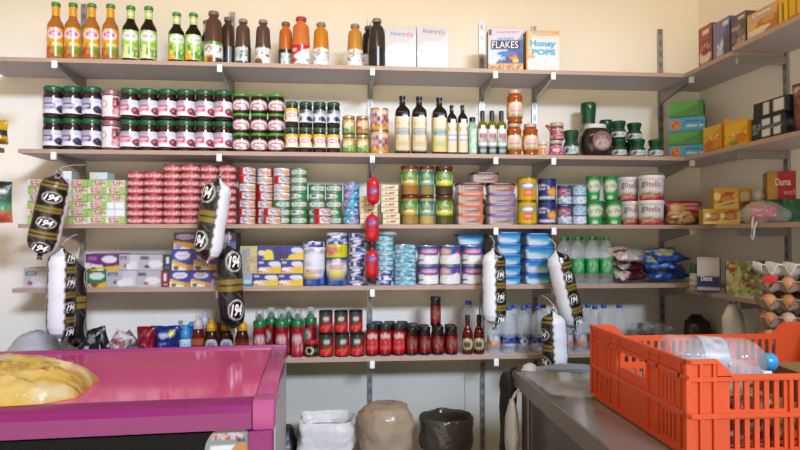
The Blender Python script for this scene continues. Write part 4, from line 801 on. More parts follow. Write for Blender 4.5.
dkp = D('#33203a', E(.5, .74, .4, .16, '#9a8494'), BL(.5, -.2, '#c08a2c'), BL(.3, -.4, '#d9d0d8'), E(.2, .14, .16, .12, '#8a86c0'), R(.2, .7, .8, .76, '#6a5464'))
grp = 'cheese and biscuit cartons on the fourth shelf'
o = box4('white_carton', 24, 49, 268, 289, .1, D('#c2beb8', E(.55, .35, .3, .3, '#dcdad6'), E(.75, .6, .2, .2, '#d8d6d2'), R(.08, .62, .5, .86, '#4a5f80'), R(.14, .7, .44, .78, '#b8c8d4'), E(.25, .25, .1, .1, '#a84040'), N(.5, .1, .9, .5, ['#cfcac2', '#e8e6e2'], .5, 3)), '#b0aca6', '#c8c4be', 'pale grey carton alone at the left end, beside the white sausage', grp, zb=z4)
zm = at(130, 271, YF4).z
lower = [(75, 106, gren, 'green carton with white oval, lower row behind the white sausage'), (106.4, 136, grey, 'silver grey carton in the lower row beside the green one'), (136.4, 169, greyred, 'silver grey carton with dark red end panel, lower row'), (169.8, 190.3, blue, 'blue and yellow carton, lower row, first of two'), (190.8, 211, blue, 'blue and yellow carton, lower row, second of two'), (211.5, 226, dkp, 'dark plum carton, lower row, behind the hanging sausage')]
for a, b, f, t_ in lower: box4('cheese_carton', a, b, 270.8, 288, .13, f, '#8a8890', '#b9b6ba', t_, grp, zb=z4)
upper = [(86, 119, 254, purp, 'purple carton with white oval in the upper row'), (119.5, 138.5, 254.5, grey, 'small silver grey carton in the upper row'), (139, 171.5, 254.5, greydk, 'silver grey carton with dark end panel, upper row'), (172, 193, 249.5, blue, 'blue and yellow carton, upper row under the plum carton'), (193.5, 218, 249.5, blue, 'blue and yellow carton, upper row behind a hanging sausage')]
for a, b, t0, f, t_ in upper: box4('cheese_carton', a, b, t0, 271, .12, f, '#8a8890', '#b9b6ba', t_, grp, Yp=YF4 + .004, zb=zm + .0006)
zq = at(183, 249.5, YF4 + .004).z
for a, b, f, t_ in [(174, 196.5, dkp, 'dark plum carton topping the stack of blue cartons'), (197, 221, dkp, 'dark plum carton on top, half behind the hanging sausage'), (222, 236, D('#4a2a48', BL(.6, -.3, '#c8a03a'), E(.4, .7, .3, .2, '#b0a0ac'), R(0, 0, 1, .4, '#5a78a0')), 'plum and gold carton end right of the hanging sausage')]: box4('cheese_carton', a, b, 232.5, 249.5, .11, f, '#4a3a4a', '#5a4a5a', t_, grp, Yp=YF4 + .008, zb=zq + .0012 if a < 220 else zq + .0012)
box4('cheese_carton', 226.6, 236, 250, 288, .1, D('#6a5a70', R(0, .5, 1, .54, '#a89aa0'), N(0, 0, 1, 1, ['#8a7a5a', '#4a4a80', '#c0a060'], .4, 3)), '#4a3a4a', '#5a4a5a', 'tall muted carton supporting the plum and gold one', grp, Yp=YF4 + .02, zb=z4)
# yellow and blue pasta cartons
yb1 = D('#d9c060', AB(.12, .62, '#2f3a8a'), R(.04, .74, .25, .9, '#b8bcd8'), E(.72, .72, .26, .2, '#d3d6e4'), E(.75, .28, .3, .2, '#e0b83a'), E(.25, .3, .24, .2, '#e6dccc'), N(.05, .1, .5, .5, ['#d0a090', '#f0e8d8', '#c86a5a'], .5, 4, .07, .1), R(0, 0, 1, .06, '#b89a40'))
yb2 = D('#dcbf4a', AB(-.1, .72, '#3a3f80'), E(.45, .4, .22, .34, '#e6cc50'), R(.7, .0, 1, 1, '#2f2a60'), E(.15, .5, .15, .2, '#d8d0c8'))
yb3 = D('#d4bc58', AB(.1, .6, '#2f3a8a'), E(.7, .7, .26, .2, '#ccd0e2'), E(.65, .25, .3, .2, '#e3c04a'), E(.15, .3, .2, .28, '#3a2a50'))
ybs = D('#b9a878', R(.1, .3, .5, .7, '#8a94a0'), N(0, 0, 1, 1, ['#d0c090', '#8a8a80'], .35, 3))
zr = [z4, at(280, 273.8, YF4).z, at(280, 260, YF4).z, at(280, 246, YF4).z]
rn = ['bottom', 'middle', 'top']
for k, (x0, x1, x2) in enumerate([(253.3, 278, 303), (258, 281, 303), (258, 280.5, 303.5)]):
    for j, (a, b) in enumerate(((x0, x1), (x1 + .3, x2))):
        f = yb1 if k < 2 else (yb2, yb3)[j]
        spawn('biscuit_carton', [('carton', carton((b - a) * mpp(at(280, 265, YF4)) * .985, .1, zr[k + 1] - zr[k] - .0008, f, '#c8b050', '#d6c478', nu=24, nv=14))], (at((a + b) / 2, 265, YF4).x, YF4 + .05, zr[k] + .0006), f'yellow and navy carton, {rn[k]} row, ' + ('nearer the sausage' if j == 0 else 'beside the big white tub'), 'box', 'yellow and navy cartons')
for k in (1, 2):
    spawn('biscuit_carton', [('carton', carton(17 * mpp(at(249, 265, YF4)), .1, zr[k + 1] - zr[k] - .0008, D('#b8a97c', R(.1, .2, .5, .8, '#8f9aa8'), R(.6, .25, .9, .75, '#d0c08a'), N(0, 0, 1, 1, ['#a0967a', '#cabb88'], .35, k)), ybs, '#c9ba88', nu=18, nv=12))], (at(248.5, 265, YF4).x, YF4 + .055, zr[k] + .0006), f'greyish yellow carton end, {rn[k]} row, beside the lowest sausage', 'box', 'yellow and navy cartons')
spawn('biscuit_carton', [('carton', carton(11 * mpp(at(249, 265, YF4)), .1, zr[1] - zr[0] - .0008, D('#8fb0c4', R(.15, .2, .85, .5, '#c8d8b0'), R(0, 0, 1, .2, '#3a78a8')), '#8fa8b8', '#a8c0cc', nu=14, nv=10))], (at(246.5, 265, YF4).x, YF4 + .055, z4 + .0006), 'pale blue carton end at the bottom beside the lowest sausage', 'box')
# cheese drums and round cheese tins
Yd = -SD + .05
chk = N(0, .35, 1, .95, ['#26388c', '#26388c', '#e6e8f0'], .75, 5, .09, .3)
def drum(w, h, px, d_, lid=True, sub=16, rim='#d9dbe4'):
    r = W(w, px, 4, Yd) / 2 * .985
    return [('drum_body', loft('drum_body', [(r * .97, 0), (r * .97, h * (.86 if lid else 1))], PG, 48, design=d_, sub=sub)), ('lid', loft('lid', [(r, h * .84), (r * 1.01, h * .85), (r * 1.01, h * .97), (r * .95, h), (r * .9, h * .985)], PG, 48, design=D('#dfe2ec', N(0, .1, 1, .75, ['#26388c', '#3a4a9c', '#e6e8f0'], .8, 3, .11, .4)), sub=2))], r
hd = top(314, 247.3, Yd, z4)
dd = D('#2a3a84', AB(0, .5, '#e2e2ea'), R(.1, .62, .4, .66, '#b9a0a8'), R(.62, .25, .85, .48, '#b9c6e0'), E(.36, .36, .3, .17, '#e3dfd8'), E(.36, .28, .24, .1, '#d8c84a'), R(0, 0, 1, .22, '#26408c'), N(.05, .05, .95, .18, ['#6a84c0'], .5, 3), N(.1, .55, .9, .7, ['#cfd0dc'], .2, 3))
p, r = drum(23, hd, 314, dd)
o = pl('cheese_drum', p, 314, 4, Yd, 'tall white and blue cheese drum beside the yellow cartons', 'tub', 'cheese drums', 0, 0)
link('lettering', text('PRESIDENT', r * 1.5, hd * .11, mat('#c05a64', .5), wrap=r * .98 + .0006), o, (0, 0, hd * .37))
p2 = tin(r * .97, 5.5 * mpp(at(314, 250, Yd)), D('#dfe2ec', N(0, .1, 1, .9, ['#26388c', '#3a4a9c', '#e6e8f0'], .8, 4, .1, .45)), '#d5d7de', 3)
pl('cheese_tin', p2, 313.5, 4, Yd, 'flat blue and white cheese tin on the tall drum', 'tin', 'round cheese tins', hd + .0006)
hb = top(336.5, 257.5, Yd, z4); hy = top(336.5, 244.3, Yd, z4) - hb
dd2 = D('#26347e', E(.5, .62, .42, .3, '#dfdcd8'), E(.5, .46, .32, .14, '#d8cc5a'), R(0, 0, 1, .26, '#2a4a90'), N(.05, .05, .95, .22, ['#6a84c0'], .5, 3))
rb = W(22, 336.5, 4, Yd) / 2 * .985
o = pl('cheese_drum', [('drum_body', loft('drum_body', [(rb * .97, 0), (rb, .003), (rb, hb - .004), (rb * .97, hb - .001)], PG, 48, design=dd2, sub=7))], 336.6, 4, Yd, 'navy cheese drum with white medallion under the yellow drum', 'tub', 'cheese drums', 0, 0)
link('lettering', text('PRESIDENT', rb * 1.4, hb * .16, mat('#b8404c', .5), wrap=rb + .0008), o, (0, 0, hb * .66))
o = pl('cheese_drum', [('drum_body', loft('drum_body', [(rb * .96, 0), (rb * .99, .003), (rb * .99, hy - .003), (rb * .96, hy - .001)], PG, 48, design=D('#cfc634', E(.32, .55, .24, .3, '#c03a4a'), E(.32, .55, .2, .22, '#d87a84'), N(.6, .35, .92, .7, ['#8a7a20', '#cfc634'], .6, 4, .05, .12)), sub=6))], 336.6, 4, Yd, 'yellow cheese drum with red oval on the navy drum', 'tub', 'cheese drums', hb, 0)
ht2 = (top(336.5, 232.5, Yd, z4) - hb - hy) / 2
p3 = lambda px, w, h, sd, c1='#26388c', c2='#3a4a9c', bg='#dfe2ec': tin(W(w, px, 4, Yd) / 2 * .985, h, D(bg, N(0, .12, 1, .88, [c1, c2, bg], .8, sd, .1, .4)), '#d5d7de', 3, (.08, .92))
for k in range(2): pl('cheese_tin', p3(336.5, 21.5, ht2 - .0008, k + 2), 336.6, 4, Yd, 'flat blue and white cheese tin above the yellow drum, ' + ('under another' if k == 0 else 'topmost'), 'tin', 'round cheese tins', hb + hy + k * ht2)
Yt4 = -SD + .05
hk4 = top(358, 233, Yt4, z4) / 11
tins = [p3(358, 19.3, hk4 - .0008, s_) for s_ in (3, 5, 9)]
for k in range(11): pl('cheese_tin', tins[k % 3], 358, 4, Yt4, f'flat navy and white cheese tin, {up(k, 11)} in the stack by the yellow drum', 'tin', 'round cheese tins', k * hk4)
hk5 = top(385, 236, Yt4, z4) / 10
tin_n = [p3(385, 18.5, hk5 - .0008, s_) for s_ in (4, 6)]; tin_l = [p3(385, 18.5, hk5 - .0008, s_, '#3f9ab8', '#7ac0d0', '#b6d6e0') for s_ in (3, 8)]
for k in range(10): pl('cheese_tin', (tin_n if k < 3 else tin_l)[k % 2], 384.5, 4, Yt4, f'flat {"navy" if k < 3 else "turquoise"} and white cheese tin, {up(k, 10)} in the stack behind red sausage', 'tin', 'round cheese tins', k * hk5)
hk6 = top(405, 244.5, Yt4, z4) / 9
tin_m = [p3(405, 22.3, hk6 - .0008, s_, '#3f9ab8', '#6ab8cc', '#bcd8e2') for s_ in (2, 7, 5)]
for k in range(9): pl('cheese_tin', tin_m[k % 3], 405, 4, Yt4, f'flat turquoise cheese tin, {up(k, 9)} in the stack beside milk powder', 'tin', 'round cheese tins', k * hk6)
spawn('carrier_bag', [('bag', lump('bag', [(.01, .01, 0), (.034, .03, .002), (.04, .034, .008), (.03, .025, .016), (.01, .01, .02)], plastic_white, seed=2, amp=.004))], (X(388, Yt4, 4), Yt4, z4 + 10 * hk5 + .001), 'folded white plastic bag on top of the turquoise tins', 'bag')
# milk powder tins
Ym = -SD + .055
hm = top(450, 245.3, Ym, z4) / 2
mp = D('#e6e2e4', AB(.0, .62, '#3a56a0'), R(.0, .5, .2, .62, '#7a96c8'), E(.55, .72, .34, .14, '#c8346a'), E(.55, .72, .26, .08, '#e8a8c0'), R(.3, .84, .8, .88, '#8aa6d8'), E(.3, .45, .2, .08, '#cfe0cc'), E(.65, .3, .3, .2, '#efece8'), N(.1, .1, .9, .5, ['#e6e2d4', '#d5dfd0', '#f0eeee'], .5, 3, .07, .09), R(0, .95, 1, 1, '#2c3c80'))
mp2 = D('#e4e0e2', AB(.2, .6, '#3a56a0'), E(.3, .7, .24, .24, '#b88a84'), E(.3, .72, .16, .14, '#d8b8b0'), E(.85, .7, .14, .14, '#c8346a'), N(.1, .1, .9, .5, ['#e6e2d4', '#d5dfd0', '#f0eeee'], .5, 5, .07, .09), R(0, .95, 1, 1, '#2c3c80'))
for px, d_, t_ in [(428, mp, 'first column'), (449.8, mp2, 'middle column'), (471.8, mp, 'third column')]:
    tm = tin(W(21.6, px, 4, Ym) / 2 * .985, hm - .0008, d_, '#b9bcc8', 16)
    for k in range(2): pl('milk_powder_tin', tm, px, 4, Ym, f'white and blue milk powder tin with pink lettering, {t_}, {rows[k]}', 'tin', 'milk powder tins', k * hm, 0)
# blue ice cream tubs
bt = D('#3a9ad0', R(.08, .05, .3, .95, '#d9e2ec'), E(.42, .3, .16, .4, '#cfe2ee'), N(.5, .35, .85, .75, ['#6ab8dc', '#2f8ac4'], .5, 4, .05, .12), R(.86, .05, 1, .95, '#c9d8e4'), E(.66, .55, .16, .25, '#5ab0cc'))
Yi = -SD + .072
def ice(px0, px1, ys, base=z4, d_=bt):
    px = (px0 + px1) / 2; w = (px1 - px0) * mpp(at(px, 260, Yi))
    return px, w, [at(px, y_, Yi).z for y_ in ys]
ip = -1
for (a, b, ys_, nme) in [(494, 519.5, [286, 275, 264.5, 253.5, 243, 232], 'stack beside the hanging white sausage'), (521.5, 551.8, [286, 272.5, 259, 245.5, 233], 'widest stack')]:
    px, w, zz = ice(a, b, ys_); zz[0] = z4; n = len(zz) - 1
    for k in range(n):
        tb__ = tub(w * (.92 if k == n - 1 and n == 4 else 1), .105, zz[k + 1] - zz[k] - .0008, '#3a9ad0', '#1f6ac0', bt, .24, 6)
        spawn('ice_cream_tub', tb__, (at(px, 260, Yi).x, Yi, zz[k] + .0006), f'bright blue ice cream tub, {up(k, n)} in the {nme}', 'tub', 'blue ice cream tubs')
px, w, zz = ice(457.5, 485.5, [245, 233.5])
Yi2 = -.09
hsup = at(471, 246, Yi2).z
spawn('ice_cream_tub', tub(w * 1.05, .09, zz[1] - zz[0], '#3a9ad0', '#1f6ac0', bt, .26, 6), (at(471, 245, Yi2 - .05).x, Yi2 - .02, z4 + 2 * hm + .001), 'single blue tub resting on top of the milk powder tins', 'tub', 'blue ice cream tubs')
# clear bottles with green caps
clear = mat('#dfe9e6', .05, 0, 0, 1.45, .17)
def pet(h, r, capc, lab=None, lz=(.3, .52), ridges=True, bodym=clear):
    pr__ = [(r * .8, 0), (r * .96, h * .02), (r, h * .05)]
    if ridges:
        for k in range(5): pr__ += [(r, h * (.08 + k * .045)), (r * .95, h * (.10 + k * .045)), (r, h * (.12 + k * .045))]
    pr__ += [(r, h * .55), (r * .95, h * .58), (r, h * .61), (r * 1., h * .70), (r * .9, h * .78), (r * .66, h * .85), (r * .42, h * .90), (r * .38, h * .92), (r * .38, h * .95)]
    p = [('bottle_body', loft('bottle_body', pr__, bodym, 20)), ('cap', loft('cap', [(r * .42, h * .925), (r * .43, h * .93), (r * .43, h * .985), (r * .38, h)], mat(capc, .35), 16))]
    if lab: p.append(('wrap_label', loft('wrap_label', [(r * 1.012, h * lz[0]), (r * 1.012, h * lz[1])], PG, 48, design=lab, caps=(0, 0), sub=8)))
    return p
Yg = YF(.028); hg = top(592, 237, Yg, z4); rg = W(14, 592, 4, Yg) / 2 * .98
gld = D('#1f9a4c', E(.55, .5, .24, .36, '#7ac090'), E(.55, .5, .16, .24, '#1f9a4c'), N(.4, .3, .8, .7, ['#c9e6d2'], .3, 4, .05, .1), R(0, .92, 1, 1, '#45ac68'))
gp = pet(hg, rg, '#1c7a3e', gld, (.22, .53), False)
gpp = ['nearest the hanging sausage', 'middle one', 'right end one']
for i, px in enumerate([577.6, 591.8, 606]): pl('soda_bottle', gp, px, 4, Yg, 'clear bottle with green label and cap, front row, ' + gpp[i], 'bottle', 'green capped bottles')
for i, (px, yy) in enumerate([(563.5, Yg), (570, Yg + .058), (584, Yg + .058), (598, Yg + .058)]): pl('soda_bottle', gp, px, 4, yy, ['clear bottle with green cap hidden behind the tilted sausage', 'clear green capped bottle in the back row, first', 'clear green capped bottle in the back row, second', 'clear green capped bottle in the back row, third'][i], 'bottle', 'green capped bottles')
# snack bags lying in a heap
mar = D('#4a1424', E(.2, .5, .22, .4, '#c9b8b4'), N(0, 0, 1, 1, ['#6a2030', '#3a0e1a'], .3, 3), R(.0, .0, .12, 1, '#d8ccc6'), SL(.7, -.3, .06, '#b89a5a'))
blu = D('#2a52a0', E(.4, .5, .3, .3, '#c9ccb0'), E(.45, .52, .2, .2, '#d8c85a'), N(0, 0, 1, 1, ['#1f3f8a', '#5a84c8'], .35, 4), SL(.9, -.5, .07, '#d6dce6'), R(.85, 0, 1, 1, '#1d3a80'), E(.8, .7, .1, .12, '#c24a4a'))
whs = D('#c2b4b0', N(0, 0, 1, 1, ['#d8cec8', '#a88a8a'], .4, 5), R(.1, .4, .9, .6, '#8a3a40'))
heap = [(636, 284, mar, .12, .07, 'maroon snack bag lying lowest in the heap'), (632, 277, mar, .12, .07, 'maroon snack bag in the middle of the heap'), (637, 269, mar, .13, .075, 'maroon snack bag high in the heap, beneath the pale one'), (631, 259.5, whs, .11, .05, 'pale pink packet on top of the maroon bags'),
        (668, 283, blu, .14, .08, 'blue snack bag lying lowest beside the maroon bags'), (672, 276, blu, .13, .08, 'blue snack bag second up beside the maroon bags'), (664, 268, blu, .13, .08, 'blue snack bag third up, leaning on the maroon heap'), (676, 260, blu, .13, .08, 'blue snack bag on top of the blue pile')]
for i, (px, py, d_, w, dd_, t_) in enumerate(heap):
    yy = -SD + .06 + (i % 3) * .015
    pm = pouch('bag', w * 1.12, .12, .034, d_, seed=i + 20, crimp=.1, wr=.008)
    p = at(px, py, yy - .05)
    spawn('snack_bag', [('bag', pm)], (p.x, yy - .05, max(z4 + .018, p.z - .004)), t_, 'snack bag', 'heap of snack bags', 0, (math.radians(-66), math.radians(random.uniform(-5, 5)), random.uniform(-.25, .25)))
# right shelf: small green bottle, blue and white box, green picture box
Yp4 = -.34
pq = at(695, 287, Yp4)
spawn('spray_bottle', bottle([(.018, 0), (.02, .004), (.02, .045), (.014, .055)], '#c9c2b4', [(.017, .05), (.019, .055), (.019, .085), (.016, .088)], '#2f6a34', [('paper_label', .0205, .008, .0205, .04, D('#d9d4c6', R(0, .3, 1, .5, '#8a7a5a')), 4)]), (pq.x, Yp4, z4), 'small pale bottle with green cap in the fourth shelf corner', 'bottle')
dbx = D('#cfc8cc', R(0, 0, 1, .46, '#232a64'), R(0, .06, 1, .14, '#d2ccd4'), R(.0, .9, 1, 1, '#bdb4b8'))
o, _ = fbox('milk_box', 703.5, 723.5, 257.5, -.43, z4 - .021, .06, dbx, D('#c4b6bc', R(0, 0, 1, .3, '#232a64'), E(.5, .5, .3, .2, '#a8788a'), R(0, .06, 1, .14, '#d2ccd4')), '#c8c0c0', 'white and navy box standing on the right wall shelf', None, -.66)
wq = 17 * mpp(at(709, 275, -.43)); link('lettering', text('Dama', wq * .6, wq * .3, mat('#e6e2ea', .5), bold=.03), o, (-wq * .08, -.0312, .055))
gbx = D('#8f9a5c', E(.2, .6, .2, .3, '#d8ccb0'), E(.16, .8, .14, .14, '#b8402c'), E(.55, .35, .3, .2, '#7a4a38'), E(.6, .36, .3, .1, '#9a6a58'), E(.3, .3, .2, .2, '#c4c48a'), E(.75, .72, .22, .16, '#6a7a3a'), E(.7, .75, .12, .1, '#5a3a2c'), E(.6, .1, .3, .1, '#a8b46a'), N(0, 0, 1, 1, ['#b5be7a', '#6f7f40', '#d8d4b0'], .35, 4), N(.35, .25, .9, .45, ['#5a2f28', '#a87a68'], .6, 6, .06, .08), R(.94, 0, 1, 1, '#4a5030'))
fbox('salad_box', 731, 765, 261, -.56, z4 - .021, .04, gbx, '#5a6438', '#7a8450', 'green box picturing salad and sausage on the right wall shelf', None, -.5, 34, 26)
spawn('dark_bag', [('bag', lump('bag', [(.01, .01, 0), (.05, .04, .004), (.06, .045, .03), (.04, .03, .055), (.012, .012, .065)], mat('#2c2220', .35, bump=.3), seed=5, amp=.008))], (RX - .075, -.66, z4 - .0205), 'dark crumpled bag behind the green picture box', 'bag')
# bags hanging and lying below
gbag = lump('bag', [(.01, .01, -.215), (.036, .03, -.2), (.042, .035, -.15), (.040, .034, -.09), (.038, .03, -.05), (.026, .02, -.02), (.012, .012, .0)], mat('#f2ece8', .35, bump=.4, nscale=35), seed=9, amp=.006)
pgb = at(733, 298, -.5); 
o = spawn('hanging_carrier_bag', [('bag', gbag), ('handle', tube('handle', [(-.012, 0, 0), (-.014, -.004, .02), (0, -.006, .036), (.014, -.004, .02), (.012, 0, 0)], .004, mat('#b8aca6', .4), 6))], (pgb.x, -.5, pgb.z - .022), 'grey beige carrier bag hanging under the right wall shelf', 'bag')
pdb = at(697, 338, -.12)
spawn('dark_bag', [('bag', lump('bag', [(.02, .02, 0), (.055, .05, .004), (.062, .055, .05), (.05, .045, .1), (.02, .02, .135)], mat('#3a2a22', .25, bump=.3), seed=11, amp=.01))], (pdb.x, -.12, S[5] + .001), 'dark brown plastic bag in the lowest shelf corner', 'bag')
# ================================================================== shelf 5
z5 = S[5]
Y5 = -SD + .05
# white plastic bag and packets at the left end
pw = at(36, 350, -.15)
spawn('carrier_bag', [('bag', lump('bag', [(.02, .015, 0), (.10, .07, .006), (.105, .075, .03), (.085, .06, .06), (.06, .045, .09), (.02, .02, .105)], plastic_white, seed=12, amp=.024, sub=5))], (at(38, 340, -.15).x, -.15, z5 + .001), 'heap of white plastic bags at the left end of the lowest shelf', 'bag')
blk = D('#1e1c1e', E(.6, .7, .2, .2, '#8a8a8c'), N(0, 0, 1, 1, ['#3a3838', '#0f0f10', '#b0b0b0'], .25, 4), R(.3, .2, .5, .4, '#c8c8c8'))
wpk = D('#cfc8c6', R(.1, .35, .9, .6, '#b86a70'), N(0, 0, 1, 1, ['#3a2a2c', '#e6e0dc', '#c07a80'], .35, 6))
wpk2 = D('#6a6264', R(.1, .35, .9, .6, '#d0c4c0'), N(0, 0, 1, 1, ['#2a2426', '#b8aeaa', '#8a3a44'], .4, 7))
for i, (px, ytop, w, h, d_, t_, tl) in enumerate([(89, 325, .075, .10, blk, 'black packet standing behind the pink counter, nearer the white sausage', .1), (101, 325, .06, .11, blk, 'black packet with white spots leaning towards the pink striped one', -.25), (115, 333, .07, .08, wpk, 'white and pink striped packet leaning by the black ones', .5), (131, 335, .07, .07, wpk2, 'grey striped packet lying back beside the red pouch', -.7)]):
    p = at(px, 345, Y5)
    spawn('snack_packet', [('packet', pouch('packet', w, h, .03, d_, seed=i + 40))], (p.x, Y5 + .035 * (i % 2), z5 + .014 + (.02 if abs(tl) > .4 else 0)), t_, 'packet', 'small packets on the lowest shelf', 0, (0, tl, 0))
def pch(px, w, h, d_, t_, yy, sd, tl=0.): spawn('refill_pouch', [('pouch', pouch('pouch', w, h, .045, d_, seed=sd)), ('spout', loft('spout', [(.006, h - .004), (.006, h + .006), (.009, h + .007), (.009, h + .018)], mat('#8a9ab8', .4), 10), (w * .3, 0, 0))] if 'spouted' in t_ else [('pouch', pouch('pouch', w, h, .045, d_, seed=sd))], (at(px, 345, yy).x, yy, z5 + .002), t_, 'pouch', 'pouches on the lowest shelf', 0, (0, tl, 0))
pch(146, .068, .125, D('#8a1a2a', N(.1, .1, .9, .9, ['#b04a54', '#6a1420'], .25, 3), R(.2, .15, .5, .25, '#c8a0a0')), 'dark red pouch standing beside the blue one', Y5, 51)
pch(157, .05, .12, D('#3a2a4a', R(.2, .7, .8, .9, '#c0b0b8'), N(0, 0, 1, 1, ['#8a2a3a', '#5a5a8a'], .3, 3)), 'dark purple pouch half hidden behind the blue pouch', Y5 + .05, 55)
pch(166.5, .088, .125, D('#222f7a', E(.75, .78, .14, .1, '#d8d04a'), E(.4, .72, .26, .08, '#c8cfe4'), N(.2, .3, .8, .5, ['#8a9ad0'], .45, 3, .06, .05), E(.5, .06, .2, .1, '#c9cfe0'), BL(.3, .3, '#1c2868')), 'royal blue pouch with yellow spot', Y5, 52)
pch(176, .06, .12, D('#2c3f84', N(0, 0, 1, 1, ['#6a8ac8', '#1e2c60'], .3, 4)), 'spouted blue pouch behind the royal blue one', Y5 + .055, 53)
rs = W(12, 185, 5, Y5) / 2
pl('squeeze_bottle', bottle([(rs * .9, 0), (rs, .004), (rs, .07), (rs * .6, .08)], '#c4d3e0', [(rs * .8, .076), (rs * .85, .08), (rs * .85, .105), (rs * .5, .115), (rs * .3, .13)], '#3a8ac8', [('paper_label', rs * 1.012, .012, rs * 1.012, .06, D('#b8d2e6', N(0, 0, 1, 1, ['#6aa0d0', '#e6eef4'], .4, 3)), 5)]), 185.5, 5, Y5, 'small white bottle with sky blue cap beside the blue pouch', 'bottle')
pl('squeeze_bottle', bottle([(rs * .9, 0), (rs, .004), (rs, .08), (rs * .6, .09)], '#6aa0d0', [(rs * .5, .086), (rs * .5, .11), (rs * .8, .118), (rs * .4, .135)], '#3a86d0', []), 192, 5, Y5 + .055, 'blue bottle peeping out behind the sky blue cap', 'bottle')
def ketch(h, r, c, capc, lab, hi=.62, cone=True):
    return bottle([(r * .85, 0), (r * .92, h * .02), (r, h * .12), (r * .98, h * .4), (r * .9, h * .55), (r * .78, h * .66), (r * .6, h * .72)], c, [(r * .74, h * .70), (r * .78, h * .71), (r * .74, h * .84), (r * .5, h * .9), (r * .3, h * .92), (r * .25, h)], capc,
                  [('paper_label', r * 1.014, h * .14, r * 1.006, h * .5, lab, 10)] if lab else [], .2)
Yk5 = YF(.03)
rk = W(13.5, 212, 5, Yk5) / 2
shield = D('#3a1210', E(.5, .5, .34, .5, '#d0c8cc'), E(.5, .6, .2, .2, '#8a8a9a'), R(.35, .45, .65, .55, '#5a4a5a'))
pl('sauce_bottle', ketch(top(197, 316, Yk5, z5), rk * .92, '#5a1c12', '#c9b8b4', D('#7a2a1c', R(.1, .5, .9, .9, '#b05a40'))), 198, 5, Yk5, 'reddish brown sauce bottle with whitish cap', 'bottle', 'sauce bottles')
pl('sauce_bottle', ketch(top(203, 312, Yk5 + .06, z5), rk * .9, '#8a5a50', '#b8bccc', None), 204.5, 5, Yk5 + .06, 'pale capped sauce bottle in the back row by the yellow capped ones', 'bottle', 'sauce bottles')
for i, (px, t_) in enumerate([(211.6, 'beside the whitish capped bottle'), (226.5, 'under the hanging sausage'), (242, 'beside the green capped bottles')]):
    pl('sauce_bottle', ketch(top(212, 319, Yk5, z5), rk, '#3c1210', '#dfa01c', shield if i < 2 else D('#6a2018', R(.1, .2, .9, .7, '#8a3a28')), ), px, 5, Yk5, 'dark ketchup bottle with yellow cap and white shield, ' + t_ if i < 2 else 'dark ketchup bottle with yellow cap ' + t_, 'bottle', 'yellow cap ketchup bottles')
pl('sauce_bottle', ketch(top(220, 308, Yk5 + .065, z5), rk * 1.2, '#7a5a40', '#a8937a', None), 219, 5, Yk5 + .065, 'large tan capped bottle behind the yellow capped ketchup', 'bottle')
# green capped squeezy ketchup with clear overcap
def squeezy(h, r, hi=True):
    lab = D('#a01c2c', E(.5, .62, .3, .1, '#d8c8c8'), R(.2, .1, .8, .3, '#c85a60'), N(.15, .08, .85, .7, ['#d8a8a8', '#8a1420', '#c03a44'], .4, 3, .07, .06), R(.3, .74, .7, .8, '#e0c8c8'))
    lab2 = D('#8a1624', E(.3, .7, .2, .2, '#d0d4cc'), E(.3, .66, .1, .1, '#2a5a3a'), R(0, 0, 1, .3, '#b82a34'))
    l = lab if hi else lab2
    return [('bottle_body', loft('bottle_body', [(r * .92, 0), (r, h * .02), (r, h * .56), (r * .92, h * .64)], mat('#8c1420', .2), 24)), ('cap', loft('cap', [(r * .96, h * .635), (r, h * .64), (r, h * .74), (r * .9, h * .76), (r * .62, h * .77), (r * .3, h * .84), (r * .2, h * .9)], mat('#12723c', .3), 24)),
            ('overcap', loft('overcap', [(r * .66, h * .765), (r * .64, h * .9), (r * .55, h * .97), (r * .35, h)], mat('#d5e0da', .08, 0, .85, 1.15), 20)), ('paper_label', loft('paper_label', [(r * 1.012, h * .05), (r * 1.012, h * .56)], PG, 48, design=l, caps=(0, 0), sub=10))]
Yq = YF(.026); rq = W(12.6, 297, 5, Yq) / 2
hq_ = top(297, 309, Yq, z5)
for px, yy, t_, a_ in [(297.5, Yq, 'in front, left of the black labelled jar', 1), (259.5, Yq, 'first after the yellow capped bottles', 1), (281.5, Yq, 'third, above the counter edge', 1), (271, Yq + .056, 'in the back row, first', 0), (288.5, Yq + .056, 'in the back row, second', 0), (310.5, Yq + .058, 'behind the black labelled jar', 0)]:
    pl('ketchup_bottle', squeezy(hq_ if yy == Yq else hq_ * 1.01, rq, a_), px, 5, yy, 'red squeezy ketchup bottle with green cap, ' + t_, 'bottle', 'green cap ketchup bottles')
rj = W(13.6, 311, 5, Yq) / 2
pl('paste_jar', jar(rj, top(311, 340, Yq, z5), '#b01c24', '#5a1414', D('#1c1a18', E(.4, .5, .22, .36, '#d0cc9a'), E(.4, .5, .13, .26, '#1c1a18'), E(.75, .5, .12, .2, '#3a6a4a'), R(0, 0, 1, .08, '#8a1a1a')), (.08, .74), .2, .98), 311.3, 5, Yq, 'squat red lidded jar with black label', 'jar')
